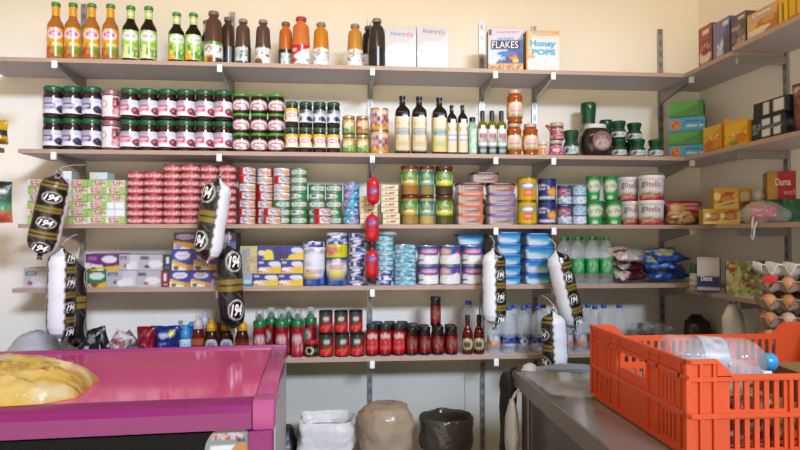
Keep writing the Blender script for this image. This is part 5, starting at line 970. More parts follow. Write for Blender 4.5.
# tomato paste tins
rt = W(15, 341, 5, Yq) / 2 * .985; htn = top(341, 332.5, Yq, z5)
tl_ = D('#a81c28', R(0, .84, 1, 1, '#2a3a34'), E(.45, .62, .28, .2, '#2c4a3a'), E(.5, .66, .16, .12, '#c0c4b8'), E(.4, .2, .3, .14, '#d84a3c'), E(.7, .3, .16, .12, '#d85a4a'), N(.1, .05, .9, .4, ['#c8303a', '#7a1018', '#d88a70'], .35, 3))
tp_ = tin(rt, htn - .001, tl_, '#23332e', 12, (.04, .97)); hup = top(341, 310.5, Yq, z5) - htn
tp2 = tin(rt * .94, hup, tl_, '#23332e', 12, (.04, .97))
for i, px in enumerate([326, 342, 357.2]): pl('tomato_paste_tin', tp_, px, 5, Yq, f'red tomato paste tin with dark green top, lower row, {ORD[i]}', 'tin', 'tomato paste tins', 0, random.uniform(-.2, .2))
for i, px in enumerate([325.8, 341, 355.8]): pl('tomato_paste_tin', tp2, px, 5, Yq, f'red tomato paste tin with dark green top, upper row, {ORD[i]}', 'tin', 'tomato paste tins', htn, random.uniform(-.2, .2))
# jars of tomato sauce
Yj = YF(.024); rj = W(12.8, 385, 5, Yj) / 2; hj_ = top(385, 323.5, Yj, z5)
sl_ = D('#b01c2a', E(.5, .78, .3, .14, '#d8b8b0'), R(.25, .4, .75, .6, '#c83a40'), N(.15, .15, .85, .7, ['#e07a78', '#8a1018', '#d84a4a'], .5, 4), E(.5, .25, .36, .1, '#d85a54'))
sj = jar(rj, hj_, '#2a3238', '#5a1016', sl_, (.1, .76), .14, .9)
pl3 = ['first beside the paste tins', 'second of the three', 'third of the three']
for i, px in enumerate([372, 385.3, 398.8]): pl('sauce_jar', sj, px, 5, Yj, 'bright red sauce jar with dark lid, front row, ' + pl3[i], 'jar', 'bright red sauce jars')
for i, px in enumerate([377, 389.5, 402]): pl('sauce_jar', sj, px, 5, Yj + .054, f'bright red sauce jar showing its lid in the back row, {ORD[i]}', 'jar', 'bright red sauce jars')
dl_ = D('#7a1820', E(.5, .55, .32, .3, '#8a3a40'), E(.5, .58, .18, .16, '#5a6a4a'), R(.2, .2, .8, .32, '#a83038'), N(.1, .1, .9, .8, ['#a8343c', '#4a0c12', '#8a7a5a'], .3, 5))
hd5 = top(438, 326.5, Yj, z5); rd5 = W(12.4, 438, 5, Yj) / 2 * .985
dj = jar(rd5, hd5, '#171a1a', '#2c0c0e', dl_, (.12, .68), .14, .92)
pl('sauce_jar', dj, 411.8, 5, Yj, 'dark red sauce jar with black lid, front row, first', 'jar', 'dark red sauce jars')
for i, px in enumerate([424.8, 438, 451.6]): pl('sauce_jar', dj, px, 5, Yj, f'dark red sauce jar with black lid, front row, {ORD[i + 1]}', 'jar', 'dark red sauce jars')
dj3 = jar(rd5, hd5 * 1.06, '#3c4448', '#3a1012', dl_, (.12, .68), .14, .92)
for i, px in enumerate([412.5, 423.5, 437, 450]): pl('sauce_jar', dj3 if i == 0 else dj, px, 5, Yj + .055, f'dark red sauce jar in the back row, {ORD[i]}', 'jar', 'dark red sauce jars')
pl('sauce_jar', jar(W(10.8, 436, 5, Yj) / 2, top(436, 297, Yj + .02, z5) - hd5 * 1.0, '#171a1a', '#2c0c0e', dl_, (.12, .68), .14, .95), 435.6, 5, Yj + .02, 'dark red sauce jar standing alone on top of the others', 'jar', 'dark red sauce jars', hd5 + .0008)
# hot sauce, peach drink and water bottles
Yx = YF(.022)
rh = W(10.6, 468, 5, Yx) / 2; hh_ = top(468, 315, Yx, z5)
hl = D('#3a1008', E(.5, .55, .42, .42, '#cbbf94'), E(.5, .5, .26, .28, '#8a7a4a'), E(.5, .5, .16, .18, '#3a3a2a'))
for i, px in enumerate([467.6, 479]):
    pl('hot_sauce_bottle', bottle([(rh * .9, 0), (rh, .004), (rh, hh_ * .5), (rh * .8, hh_ * .62), (rh * .42, hh_ * .72), (rh * .38, hh_ * .86)], '#5a160c', [(rh * .46, hh_ * .8), (rh * .46, hh_ * .97), (rh * .38, hh_)], '#17110e', [('paper_label', rh * 1.014, hh_ * .08, rh * 1.014, hh_ * .42, hl, 8), ('neck_label', rh * .85, hh_ * .6, rh * .5, hh_ * .7, D('#a83020'), 2)]), px, 5, Yx, 'hot sauce bottle with round cream label, ' + ('beside the dark sauce jars' if i == 0 else 'beside the water bottles'), 'bottle', 'hot sauce bottles')
rw5 = W(13.6, 523, 5, Yx) / 2 * .97; hw5 = top(537, 306.5, Yx, z5)
wl = D('#2a4a9a', R(0, 0, 1, .14, '#b8c4d8'), E(.5, .55, .2, .4, '#dfe4ee'), E(.5, .55, .1, .22, '#2a4a9a'), N(.55, .1, 1, .5, ['#c83a3a', '#dfe4ee'], .3, 4, .06, .2))
wl0 = D('#2c4c94', R(0, 0, 1, .2, '#b8c4d8'), N(0, .2, 1, .9, ['#9ab0d8', '#223a7a'], .35, 6, .08, .2))
wlp = D('#d0a8a0', E(.4, .4, .3, .36, '#c86a4a'), E(.55, .6, .2, .3, '#e6b8a8'), N(0, .6, 1, 1, ['#6ab0b8', '#e8d8d8'], .6, 3, .1, .2), N(0, 0, 1, .4, ['#d88a5a', '#a8c8b8'], .4, 5))
clw = mat('#dde6ee', .05, 0, 0, 1.45, .2)
wA = pet(hw5, rw5, '#2f55b8', wl, (.17, .34), True, clw); wB = pet(hw5, rw5, '#2f55b8', wl0, (.17, .34), True, clw); wC = pet(hw5, rw5, '#2f55b8', wlp, (.15, .38), True, clw)
pl('water_bottle', pet(top(469, 301, Yx + .065, z5), W(15.5, 469, 5, Yx) / 2, '#3a58b0', None, (.2, .4), True, clw), 468.5, 5, Yx + .068, 'clear water bottle with blue cap behind the hot sauce', 'bottle', 'water bottles')
wd = [(493.5, 0, wC, 'clear bottle with peach picture label beside the hot sauce'), (509, 0, wB, 'water bottle with blue label, front row, beside the peach labelled bottle'), (523.5, 0, wA, 'water bottle with white disc on blue label, front row, middle'), (538, 0, wB, 'water bottle with blue label, front row, beside the hanging white sausage'),
      (500, .056, wB, 'water bottle in the back row behind the peach label'), (514.5, .056, wB, 'water bottle in the back row, second'), (529, .056, wB, 'water bottle in the back row, third'), (543.5, .056, wB, 'water bottle in the back row, fourth')]
for px, dy, m_, t_ in wd: pl('water_bottle', m_, px, 5, Yx + .006 + dy, t_, 'bottle', 'water bottles', 0, random.uniform(-.2, .2))
wd2 = [(566.5, 0, wC, 'clear bottle with peach label, first right of the hanging sausages'), (580.5, 0, wC, 'clear bottle with peach label, second right of the hanging sausages'), (595, 0, wC, 'clear bottle partly hidden by the corner of the orange crate'), (573.5, .056, wB, 'blue capped bottle behind the peach labelled pair'), (588, .056, wB, 'blue capped bottle in the back row above the crate corner'), (604, .03, wB, 'blue capped bottle standing just right of the crate corner'), (619.5, .03, wB, 'blue capped bottle at the end before the lying bottles')]
for px, dy, m_, t_ in wd2: pl('water_bottle', m_, px, 5, Yx + .006 + dy, t_, 'bottle', 'water bottles', 0, random.uniform(-.2, .2))
wlq = D('#b8c0c8', N(0, 0, 1, 1, ['#4a5a78', '#e0e4e8', '#8a98b0'], .5, 3))
wL = pet(hw5 * .95, rw5, '#c8d0d8', wlq, (.2, .5), True, clw)
lay = [(619, 338, 0., 'water bottle lying lowest in the heap beside the standing ones'), (652, 338, .0, 'water bottle lying lowest at the right end of the heap'), (632, 325, .02, 'water bottle lying on top of the other lying ones'), (640, 338, .085, 'water bottle lying at the back of the heap')]
for i, (px, py, dy, t_) in enumerate(lay):
    yy = -.15 + dy if i != 2 else -.11; p = at(px, py, yy)
    spawn('water_bottle', wL, (p.x, yy, z5 + rw5 + .001 + (rw5 * 1.7 if i == 2 else 0)), t_, 'bottle', 'lying water bottles', 0, (0, math.radians(90), random.uniform(-.06, .06)))

# ================================================================== hanging sausages
def bandz(f, c):                     # 194 casing: white back panel, dark printed front, gold rings
    def d(u, v):
        th = abs((u - .5) * 360)
        if v > .97 or v < .03: return '#5a5048'
        if th > 143 + 3 * math.sin(v * 60): return '#f0f2f8'
        if th > 138: return '#5a5040' if int(v * 40) % 3 else '#22201e'
        w = (v * f) % 1
        if .30 < w < .72: 
            q = ((th - c) / (38 if c < 100 else 27)) ** 2 + ((w - .51) / .21) ** 2
            return '#0c0b0a' if q < .8 else '#d8d6ce' if q < 1.05 else '#1a1714'
        if w >= .86 or w <= .14: return '#8a7434' if int(w * 21) % 3 else '#1c1812'
        return '#1a1815' if int(th / 14 + v * 31) % 5 else '#4a4844'
    return d
def sausage(px0, py0, px1, py1, wpx, phi, n, label, Yp=-.315, cord=24, ltr=True, side=1):
    p0, p1 = at(px0, py0, Yp), at(px1, py1, Yp)
    L = (p0 - p1).length; r = wpx * .53 * mpp(p0); th = math.atan2(p0.x - p1.x, p0.z - p1.z)
    phi -= math.degrees(math.atan2(p0.x, 2.3))
    o = link('hanging_sausage', None, None, p0, (0, th, 0)); tag(o, label, 'sausage', 'white and black casing sausages')
    K = 14
    rings = [(r * .10, 0.012), (r * .16, 0.004), (r * .2, -.002)]
    for i in range(K + 1):
        t = i / K; z = -.004 - t * (L - .008)
        e_ = min(1, min(t, 1 - t) * L / (r * .95)); rings.append((r * math.sqrt(max(.03, 1 - (1 - e_) ** 2)) * (1 + .02 * math.sin(t * 19)), z))
    rings += [(r * .2, -L + .002), (r * .14, -L - .006), (r * .2, -L - .014)]
    rings.reverse()
    rz = math.radians(phi - 180)
    cs = link('casing', loft('casing', rings, printmat(.22, 0, .12), 84, design=bandz(n, 85 if side else 116), sub=7, full=True, caps=(1, 1)), o, (0, 0, 0), (0, 0, rz))
    link('clip', tube('clip', [(r * .2 * math.cos(a), r * .2 * math.sin(a), .003) for a in [2 * PI * k / 10 for k in range(10)]], .002, mat('#c9c9c6', .3, .8), 6, True), o)
    link('cord', tube('cord', [(0, 0, .01), (.004, 0, .025), (.002, (-.264 - Yp) * .5, cord * .001 + .02), (-.003, -.264 - Yp, cord * .0014 + .02)], .0014, mat('#e0ddd6', .6), 6), o)
    z0, z1 = rings[0][1], rings[-1][1]
    if ltr:
        for k in range(int(n) + 1):
            v = (k + .51) / n
            if v < .92:
                for sgn in (1, -1):
                    link('lettering', text('194', r * (1.0 if side else .7), (z1 - z0) / n * .25, mat('#f4f2ec', .4), shear=.35, bold=.035, wrap=r + .0016), cs, (0, 0, z0 + v * (z1 - z0)), (0, 0, math.radians((85 if side else 116) * sgn)))
    return o
sausage(59, 174, 40, 255.5, 27, 90, 3.6, 'big black and gold sausage tilted at the far left', Yp=-.45)
sausage(62.5, 249, 60.5, 340, 25, -25, 4, 'white sausage hanging straight below the tilted far left one', Yp=-.385, side=0)
sausage(77, 262, 76.5, 349, 17, 178, 1.9, 'dark sausage half hidden behind the straight white far left one', Yp=-.288)
sausage(219, 179, 206, 262, 26, 50, 1.9, 'black and white sausage tilted in front of the red tins', Yp=-.365)
sausage(228.5, 246, 232.5, 330, 24, 118, 1.9, 'dark sausage with white edge hanging above the ketchup bottles', Yp=-.30)
sausage(493.5, 249, 494.5, 326, 22.5, -30, 3.8, 'white sausage hanging straight in front of the blue tubs', side=0)
sausage(556, 251, 574, 329, 22.5, -30, 3.8, 'white sausage tilted in front of the green capped bottles', side=0)
sausage(553, 312, 555.5, 371, 24, 35, 2.4, 'shorter white sausage hanging lowest, above the grey counter', Yp=-.385)
# string of red sausages
redm = mat('#c01f2c', .22, bump=.1)
def redsaus(py0, py1, w, px, lab__, Yp=-.30):
    p0, p1 = at(px, py0, Yp), at(px, py1, Yp); L = p0.z - p1.z; r = w / 2 * mpp(p0)
    rings = [(r * .12, .006), (r * .2, -.003)]
    for i in range(13):
        t = i / 12; e_ = min(1, min(t, 1 - t) * L / (r * .9)); rings.append((r * math.sqrt(max(.06, 1 - (1 - e_) ** 2)), -.003 - t * (L - .006)))
    rings += [(r * .2, -L + .003), (r * .12, -L - .006)]
    rings.reverse()
    o = link('hanging_red_sausage', None, None, p0); tag(o, lab__, 'sausage', 'string of red sausages')
    link('casing', loft('casing', rings, redm, 24), o)
    lab_m = loft('printed_mark', [(r * 1.006, -L * .62 if py0 < 200 else -L * .42), (r * 1.006, -L * .40 if py0 < 200 else -L * .2)], PG, 48, design=D('#c01f2c', E(.5, .5, .26, .46, '#8a5a9a'), E(.5, .5, .18, .3, '#b89ac0'), N(.3, .3, .7, .7, ['#5a3a8a'], .5, 3, .05, .2)), caps=(0, 0), sub=8)
    link('printed_mark', lab_m, o)
    return o, p0
o, p0 = redsaus(177, 205.5, 12.8, 373.3, 'top red sausage of the hanging string of three')
link('cord', tube('cord', [(0, 0, .002), (.008, 0, .03), (.006, .01, .055), (.002, .02, .07), (-.006, .01, .05), (-.008, 0, .03), (-.002, 0, .004)], .0015, mat('#8a8a8a', .4, .5), 6), o)
redsaus(213.5, 243, 13.6, 372.3, 'middle red sausage of the hanging string of three')
redsaus(249, 279.5, 13.4, 372, 'bottom red sausage of the hanging string of three')
# ================================================================== pink chilled counter
hz = CAM.z - .40
BR = atz(287, 345, hz); BL_ = atz(20, 352, hz); FR = atz(279, 399, hz)
ang = math.atan2(BR.y - BL_.y, BR.x - BL_.x)
dep = (FR - BR).length; wid = 1.57
ctr = BR + Matrix.Rotation(ang, 3, 'Z') @ Vector((-wid / 2, -dep / 2, 0))
pinkm = mat('#e0588f', .09, noise_amt=.12, nscale=7, bump=.05)
pinkd = mat('#841c62', .28, noise_amt=.06, nscale=6); pinkl = mat('#b04880', .25)
o = link('display_counter', None, None, (ctr.x, ctr.y, 0), (0, 0, ang)); tag(o, 'glossy pink topped display counter with purple fascia and dark glass front', 'counter')
hx, hy = wid / 2, dep / 2
link('top_panel', boxes('top_panel', [(-hx + .01, -hy + .05, hz - .02, hx - .052, hy - .024, hz - .004)], pinkm), o)
rim = boxes('rim', [(-hx, hy - .022, hz - .05, hx, hy, hz + .004), (-hx, -hy, hz - .05, -hx + .008, hy - .022, hz)], mat('#a03a78', .3), bev=.003)
link('rim', rim, o)
link('end_trim', boxes('end_trim', [(hx - .05, -hy + .05, hz - .05, hx, hy - .024, hz)], mat('#bd4c88', .2), bev=.004), o)
V = [];
prof = [(-hy + .052, hz - .004), (-hy + .03, hz - .005), (-hy + .008, hz - .014), (-hy, hz - .03), (-hy, hz - .070), (-hy + .02, hz - .074), (-hy + .052, hz - .06)]
for x in (-hx, hx - .055):
    for (y, z) in prof: V.append((x, y, z))
n = len(prof)
fas = finish('fascia', V, [tuple(reversed(range(n))), tuple(range(n, 2 * n))] + [(i, (i + 1) % n, (i + 1) % n + n, i + n) for i in range(n)], pinkd, True, None, 25)
link('fascia', fas, o)
link('corner_cap', boxes('corner_cap', [(hx - .054, -hy - .003, hz - .074, hx + .001, -hy + .055, hz + .001)], pinkl, bev=.008), o)
link('corner_post', boxes('corner_post', [(hx - .062, -hy + .004, .1, hx - .004, -hy + .06, hz - .075)], mat('#8a1f66', .35), bev=.006), o)
link('side_panel', boxes('side_panel', [(hx - .02, -hy + .062, .1, hx - .002, hy - .01, hz - .052)], mat('#c9c2c4', .45, noise_amt=.06, nscale=14)), o)
link('back_panel', boxes('back_panel', [(-hx, hy - .02, .1, hx - .022, hy - .002, hz - .052)], mat('#c9c2c4', .45)), o)
link('glass_front', boxes('glass_front', [(-hx + .01, -hy + .03, .45, hx - .063, -hy + .036, hz - .083)], mat('#0c0e0f', .35, spec=.12)), o)
link('interior', boxes('interior', [(-hx + .01, -hy + .2, .45, hx - .08, hy - .03, .75)], mat('#1b1c1c', .6)), o)
link('base', boxes('base', [(-hx, -hy + .03, 0, hx, hy, .44)], mat('#8a8588', .5)), o)
# round sticker on the glass
st = at(231, 452, 0)
ds = D('#cfd2cd', AB(.1, .55, '#8c938e'), E(.42, .78, .3, .07, '#c24a44'), N(.15, .72, .75, .84, ['#c23a34', '#cfd2cd', '#cfd2cd'], .9, 3, .035, .04), R(.1, .5, .6, .6, '#e6e8e4'), E(.75, .5, .22, .12, '#c98a4a'), R(.0, .3, 1, .45, '#dfe0da'), E(.5, .93, .2, .04, '#6a6e6a'), R(.62, .66, .8, .72, '#3a3a38'))
dr = 24 * mpp(atz(231, 428, hz - .09))
sx = (Matrix.Rotation(-ang, 3, 'Z') @ (at(231, 430, FR.y + .03) - Vector((ctr.x, ctr.y, 0)))).x
link('round_sticker', disc('round_sticker', dr, 0, ds, PM, 20, 72), o, (sx, -hy + .029, at(231, 424, FR.y + .03).z - dr), label='round white sticker with red lettering on the glass')
# yellow bag lying on it
yd = lambda u, v: None
yb0 = atz(30, 396, hz)
def bagdesign(u, v):
    n = noise.noise(Vector((u * 6, v * 5, 1)))
    if .40 < v < .62 and .40 < u < .66 + .1 * n and abs(v - .51 - .1 * n) < .06: return '#b8301c' if n < .25 else '#c04a30'
    if .78 < v and n > .1: return '#d8c49a'
    if u > .80 and .1 < v < .6 and n > .15: return '#b8603a'
    return '#c9a652' if n < -.1 else '#cdb068' if n < .2 else '#d4c096'
def bagmesh():
    V, Fc, cols = [], [], []; nu, nv = 64, 40
    for j in range(nv + 1):
        for i in range(nu + 1):
            u, v = i / nu, j / nv
            x = (u - .5) * .62; y = (v - .5) * .30
            edge = max(0, 1 - abs(2 * u - 1) ** 4.2) * max(0, 1 - abs(2 * v - 1) ** 3)
            n = noise.noise(Vector((u * 5, v * 3, 2))) * .5 + noise.noise(Vector((u * 11, v * 7, 5))) * .25
            rid = abs(noise.noise(Vector((u * 7 + v * 2, v * 9, 8)))) + .6 * abs(noise.noise(Vector((u * 16, v * 14 + u * 5, 3))))
            hgt = (.088 + .035 * n - .034 * rid) * edge ** .45 * (1.1 - .35 * u ** 3)
            if u > .9: y *= 1 - (u - .9) * 3
            V.append((x + .012 * n, y * (1 - .25 * max(0, u - .6)) + .01 * n, max(.002, hgt)))
    nt_ = len(V)
    for j in range(nv):
        for i in range(nu):
            a = j * (nu + 1) + i; Fc.append((a, a + 1, a + nu + 2, a + nu + 1)); cols.append(bagdesign(i / nu, j / nv))
    V += [(v_[0], v_[1], 0) for v_ in V[:]]
    for j in range(nv):
        for i in range(nu):
            a = nt_ + j * (nu + 1) + i; Fc.append((a, a + nu + 1, a + nu + 2, a + 1)); cols.append('#d2a63a')
    per = [i for i in range(nu + 1)] + [j * (nu + 1) + nu for j in range(1, nv + 1)] + [nv * (nu + 1) + i for i in range(nu - 1, -1, -1)] + [j * (nu + 1) for j in range(nv - 1, 0, -1)]
    for k in range(len(per)):
        a, b = per[k], per[(k + 1) % len(per)]; Fc.append((a, a + nt_, b + nt_, b)); cols.append('#d2a63a')
    return finish('bag', V, Fc, printmat(.3, 0, .5), True, cols, 60)
yo = spawn('yellow_bag', [('bag', bagmesh()), ('handle', tube('handle', [(-.09, .10, .05), (-.12, .10, .10), (-.16, .09, .15), (-.17, .085, .13), (-.13, .09, .085), (-.11, .06, .06), (-.13, .02, .05), (-.2, 0, .05)], .0022, plastic_white, 6)), ('loose_end', lump('loose_end', [(.01, .008, .0), (.03, .02, .01), (.02, .015, .03), (.006, .006, .038)], mat('#c4562a', .4), seed=4, amp=.006), (.27, .0, 0))],
    (yb0.x - .20, yb0.y + .05, hz - .0035), 'yellow plastic bag with red print lying on the pink counter', 'bag', None, ang + .03)

# ================================================================== grey counter on the right
hc_ = CAM.z - .42
c0 = atz(516, 371.5, hc_)
gx, gy = c0.x, c0.y
metal_top = mat('#8f8783', .14, .35, noise_amt=.25, nscale=6, bump=.12)
o = link('work_counter', None, None, (gx, gy, 0)); tag(o, 'grey metal counter with plastic covered top under the orange crate', 'counter')
cw, cl_ = RX - gx - .006, 2.2
link('worktop', boxes('worktop', [(0, -cl_, hc_ - .035, cw, 0, hc_ - .002)], metal_top, bev=.003), o)
link('edge_strip', boxes('edge_strip', [(-.006, -cl_, hc_ - .045, 0, 0, hc_)], mat('#7d756d', .35, .4, noise_amt=.15, nscale=12)), o)
link('side_panel', boxes('side_panel', [(.02, -cl_ + .05, .08, .035, -.06, hc_ - .05)], mat('#5e5955', .3, .2, noise_amt=.4, nscale=7)), o)
link('corner_post', boxes('corner_post', [(.012, -.055, .0, .04, -.02, hc_ - .036), (.012, -.075, .05, .018, -.06, hc_ - .05)], mat('#86807a', .35, .5)), o)
link('end_panel', boxes('end_panel', [(.045, -.03, .08, cw - .02, -.02, hc_ - .036)], mat('#5e5955', .4)), o)
# clear plastic film lying in folds at the far end of the top
V, Fc = [], []; nu, nv = 50, 26
for j in range(nv + 1):
    for i in range(nu + 1):
        u, v = i / nu, j / nv
        rid = abs(noise.noise(Vector((u * 3 + v * 2.5, v * 1.2, 4)))); n = noise.noise(Vector((u * 9, v * 6, 2)))
        V.append((.004 + u * .36, -.32 + v * .30, .0015 + .022 * max(0, .35 - rid) * (1 - v * .3) + .003 * (n + 1)))
for j in range(nv):
    for i in range(nu):
        a = j * (nu + 1) + i; Fc.append((a, a + 1, a + nu + 2, a + nu + 1))
spawn('plastic_film', [('film', finish('film', V, Fc, mat('#cfcac4', .15, 0, 0, 1.4, .38), True))], (gx, gy, hc_), 'clear plastic film spread in folds over the far end of the grey counter', 'plastic sheet')
spawn('folded_bag', [('bag', lump('bag', [(.02, .015, 0), (.10, .03, .002), (.1, .032, .010), (.05, .02, .016), (.01, .01, .018)], mat('#8fa2bd', .3, bump=.3), seed=6, amp=.008))], (gx + .15, gy - .035, hc_ + .008), 'bluish plastic bag folded at the back edge of the grey counter', 'bag')
spawn('crumpled_bag', [('bag', lump('bag', [(.01, .01, 0), (.026, .02, .004), (.02, .016, .018), (.008, .008, .024)], plastic_white, seed=7, amp=.004))], (gx + .035, gy - .028, hc_ + .006), 'small crumpled white bag on the far corner of the grey counter', 'bag')
# cloth and bags hanging on the counter's far left corner
hb0 = (gx - .02, gy + .0, 0)
blackc = mat('#17161a', .7, bump=.3, nscale=30)
spawn('apron', [('cloth', lump('cloth', [(.016, .04, .3), (.022, .05, .45), (.026, .05, .7), (.024, .05, .9), (.02, .04, hc_ - .05), (.01, .02, hc_ - .015)], blackc, seed=2, amp=.012, sub=5)), ('loop', tube('loop', [(0, 0, hc_ - .03), (.01, -.01, hc_ + .0), (.02, -.02, hc_ + .006)], .004, blackc, 6))], (gx - .012, gy + .045, 0), 'black cloth hanging from the far corner of the grey counter', 'cloth')
spawn('carrier_bag', [('bag', lump('bag', [(.008, .02, .0), (.016, .035, .03), (.02, .04, .08), (.015, .03, .14), (.006, .012, .18)], mat('#c9c6c6', .35, 0, .1, bump=.35, nscale=30), seed=14, amp=.007, sub=4)), ('handle', tube('handle', [(0, 0, .175), (.012, .0, .20), (.024, .0, .212)], .004, plastic_white, 6))], (gx - .032, gy - .062, hc_ - .25), 'white plastic bag hanging on the black cloth by the grey counter', 'bag')

# ================================================================== orange crate
cr0 = atz(592, 395, hc_); cr1 = atz(684, 459, hc_)
CX, CY0, CY1 = (cr0.x + cr1.x) / 2, cr1.y, cr0.y
CL, CH = .60, .182
CD = CY1 - CY0
om = mat('#d85428', .38, noise_amt=.05, nscale=10)
def panel(name, L, H, T, holes, dips, ribs, posts, loc, rot, nx=150, nz=40):
    """crate wall in the x-z plane, x in 0..L: holes are rectangles, dips lower the upper edge, ribs and posts stand proud of it"""
    xs = sorted({0., L} | {h for q in holes for h in (q[0], q[2])} | {d[0] for d in dips} | {d[1] for d in dips} | {d[2] for d in dips} | {d[3] for d in dips})
    zs = sorted({0., H} | {h for q in holes for h in (q[1], q[3])})
    def topz(x):
        for a, b, c, d, z in dips:
            if a <= x <= d:
                if b <= x <= c: return z
                return H + (z - H) * ((x - a) / (b - a) if x < b else (d - x) / (d - c))
        return H
    bm = bmesh.new()
    def hexa(x0, x1, z0, z1a, z1b, t0, t1):
        v = [bm.verts.new(p) for p in ((x0, t0, z0), (x1, t0, z0), (x1, t1, z0), (x0, t1, z0), (x0, t0, z1a), (x1, t0, z1b), (x1, t1, z1b), (x0, t1, z1a))]
        for q in ((3, 2, 1, 0), (4, 5, 6, 7), (0, 1, 5, 4), (1, 2, 6, 5), (2, 3, 7, 6), (3, 0, 4, 7)): bm.faces.new([v[i] for i in q])
    for i in range(len(xs) - 1):
        x0, x1 = xs[i], xs[i + 1]; xm = (x0 + x1) / 2
        ta, tb = topz(x0 + 1e-6), topz(x1 - 1e-6)
        run = None; segs_ = []
        for j in range(len(zs) - 1):
            zm = (zs[j] + zs[j + 1]) / 2
            full = not any(h[0] <= xm <= h[2] and h[1] <= zm <= h[3] for h in holes)
            if full: run = (run[0], zs[j + 1]) if run else (zs[j], zs[j + 1])
            if (not full or j == len(zs) - 2) and run: segs_.append(run); run = None
        for a, b in segs_:
            if a >= min(ta, tb): continue
            last = b >= H - 1e-6 or b >= min(ta, tb)
            hexa(x0, x1, a, ta if last else b, tb if last else b, -T / 2, T / 2)
        if 1:   # rolled rim on the upper edge
            hexa(x0, x1, min(ta, tb) - .007 if abs(ta - tb) < 1e-6 else min(ta, tb) - .004, ta + .0015, tb + .0015, -T / 2 - .006, -T / 2)
            if abs(ta - tb) > 1e-6: pass
    for z, h, o_ in ribs: hexa(0, L, z, z + h, z + h, -T / 2 - o_, -T / 2)
    for x, w, o_ in posts: hexa(x, x + w, 0, topz(x + 1e-6) - .001, topz(x + w - 1e-6) - .001, -T / 2 - o_, -T / 2)
    me = bpy.data.meshes.new(name); bm.normal_update(); bm.to_mesh(me); bm.free(); me.materials.append(om)
    return me
def slots(x0, x1, n, z0, z1, fr=.5):
    w = (x1 - x0) / n; return [(x0 + k * w + w * (1 - fr) / 2, z0, x0 + k * w + w * (1 + fr) / 2, z1) for k in range(n)]
T = .005
long_h = []
for a, b, n in ((.085, .205, 6), (.215, .385, 9), (.395, .515, 6)):
    for z0, z1 in ((.012, .068), (.086, .140)): long_h += slots(a, b, n, z0, z1)
ldip = [(.062, .095, CL - .095, CL - .062, .152)]
lrib = [(.072, .009, .006), (.0, .010, .006), (.142, .008, .005)]
lpost = [(x, .006, .005) for x in (.0, .028, .055, .208, .388, CL - .06, CL - .034, CL - .006)]
short_h = slots(.03, .10, 5, .014, .066, .45) + slots(.03, .10, 5, .09, .135, .45) + slots(CD - .10, CD - .03, 5, .014, .066, .45) + slots(CD - .10, CD - .03, 5, .09, .135, .45) + [(CD / 2 - .062, .108, CD / 2 + .062, .146)]
srib = [(.076, .009, .006), (.0, .010, .006), (.146, .008, .005)]
spost = [(x, .006, .005) for x in (.0, .025, .108, CD / 2 - .075, CD / 2 + .069, CD - .114, CD - .03, CD - .006)]
o = link('plastic_crate', None, None, (CX, CY0, hc_ + .001)); tag(o, 'orange slotted plastic crate on the grey counter holding a big bottle', 'crate')
front = panel('side_wall', CL, CH, T, long_h, ldip, lrib, lpost, 0, 0)
shrt = panel('end_wall', CD, CH, T, short_h, [], srib, spost, 0, 0)
link('side_wall', front, o, (0, T / 2 + .006, 0)); link('side_wall', front, o, (CL, CD - T / 2 - .006, 0), (0, 0, PI))
link('end_wall', shrt, o, (T / 2 + .006, CD, 0), (0, 0, -PI / 2)); link('end_wall', shrt, o, (CL - T / 2 - .006, 0, 0), (0, 0, PI / 2))
bl2 = []
for k in range(13): bl2.append((.012, .015 + k * (CD - .03) / 12.5, .001, CL - .012, .015 + k * (CD - .03) / 12.5 + .014, .005))
for k in range(9): bl2.append((.015 + k * (CL - .05) / 8, .012, .0005, .015 + k * (CL - .05) / 8 + .018, CD - .012, .004))
link('base_grid', boxes('base_grid', bl2, om), o)
# things in the crate
bm_ = mat('#d5dce2', .05, 0, 0, 1.45, .24)
bp0 = at(772, 362, CY0 + .13)
rB = .047
big = [('bottle_body', loft('bottle_body', [(rB * .8, 0), (rB * .97, .008), (rB, .02)] + [q for k in range(5) for q in ((rB, .03 + k * .02), (rB * .95, .038 + k * .02), (rB, .046 + k * .02))] + [(rB, .16), (rB * .93, .168), (rB, .176), (rB, .215), (rB * .9, .24), (rB * .5, .268), (rB * .3, .276), (rB * .3, .292)], bm_, 28)),
       ('wrap_label', loft('wrap_label', [(rB * 1.005, .085), (rB * 1.005, .15)], printmat(.35, 0, 0, .6), 48, design=D('#bcd0da', E(.5, .5, .3, .3, '#e2e8ec'), N(0, 0, 1, 1, ['#6a8ab8', '#dfe6ea', '#5a6a90'], .3, 3)), caps=(0, 0), sub=6)),
       ('cap', loft('cap', [(rB * .38, .272), (rB * .40, .274), (rB * .40, .296), (rB * .36, .300)], mat('#2f93c8', .3), 20))]
axis = Vector((.985, -.10, -.05)).normalized(); e_ = axis.to_track_quat('Z', 'Y').to_euler()
end = at(773, 362, CY0 + .12)
for q_ in big:
    for v_ in q_[1].vertices: v_.co.z *= .77
spawn('water_bottle', big, end - axis * .23, 'big clear water bottle with light blue cap lying in the orange crate', 'bottle', None, 0, e_)
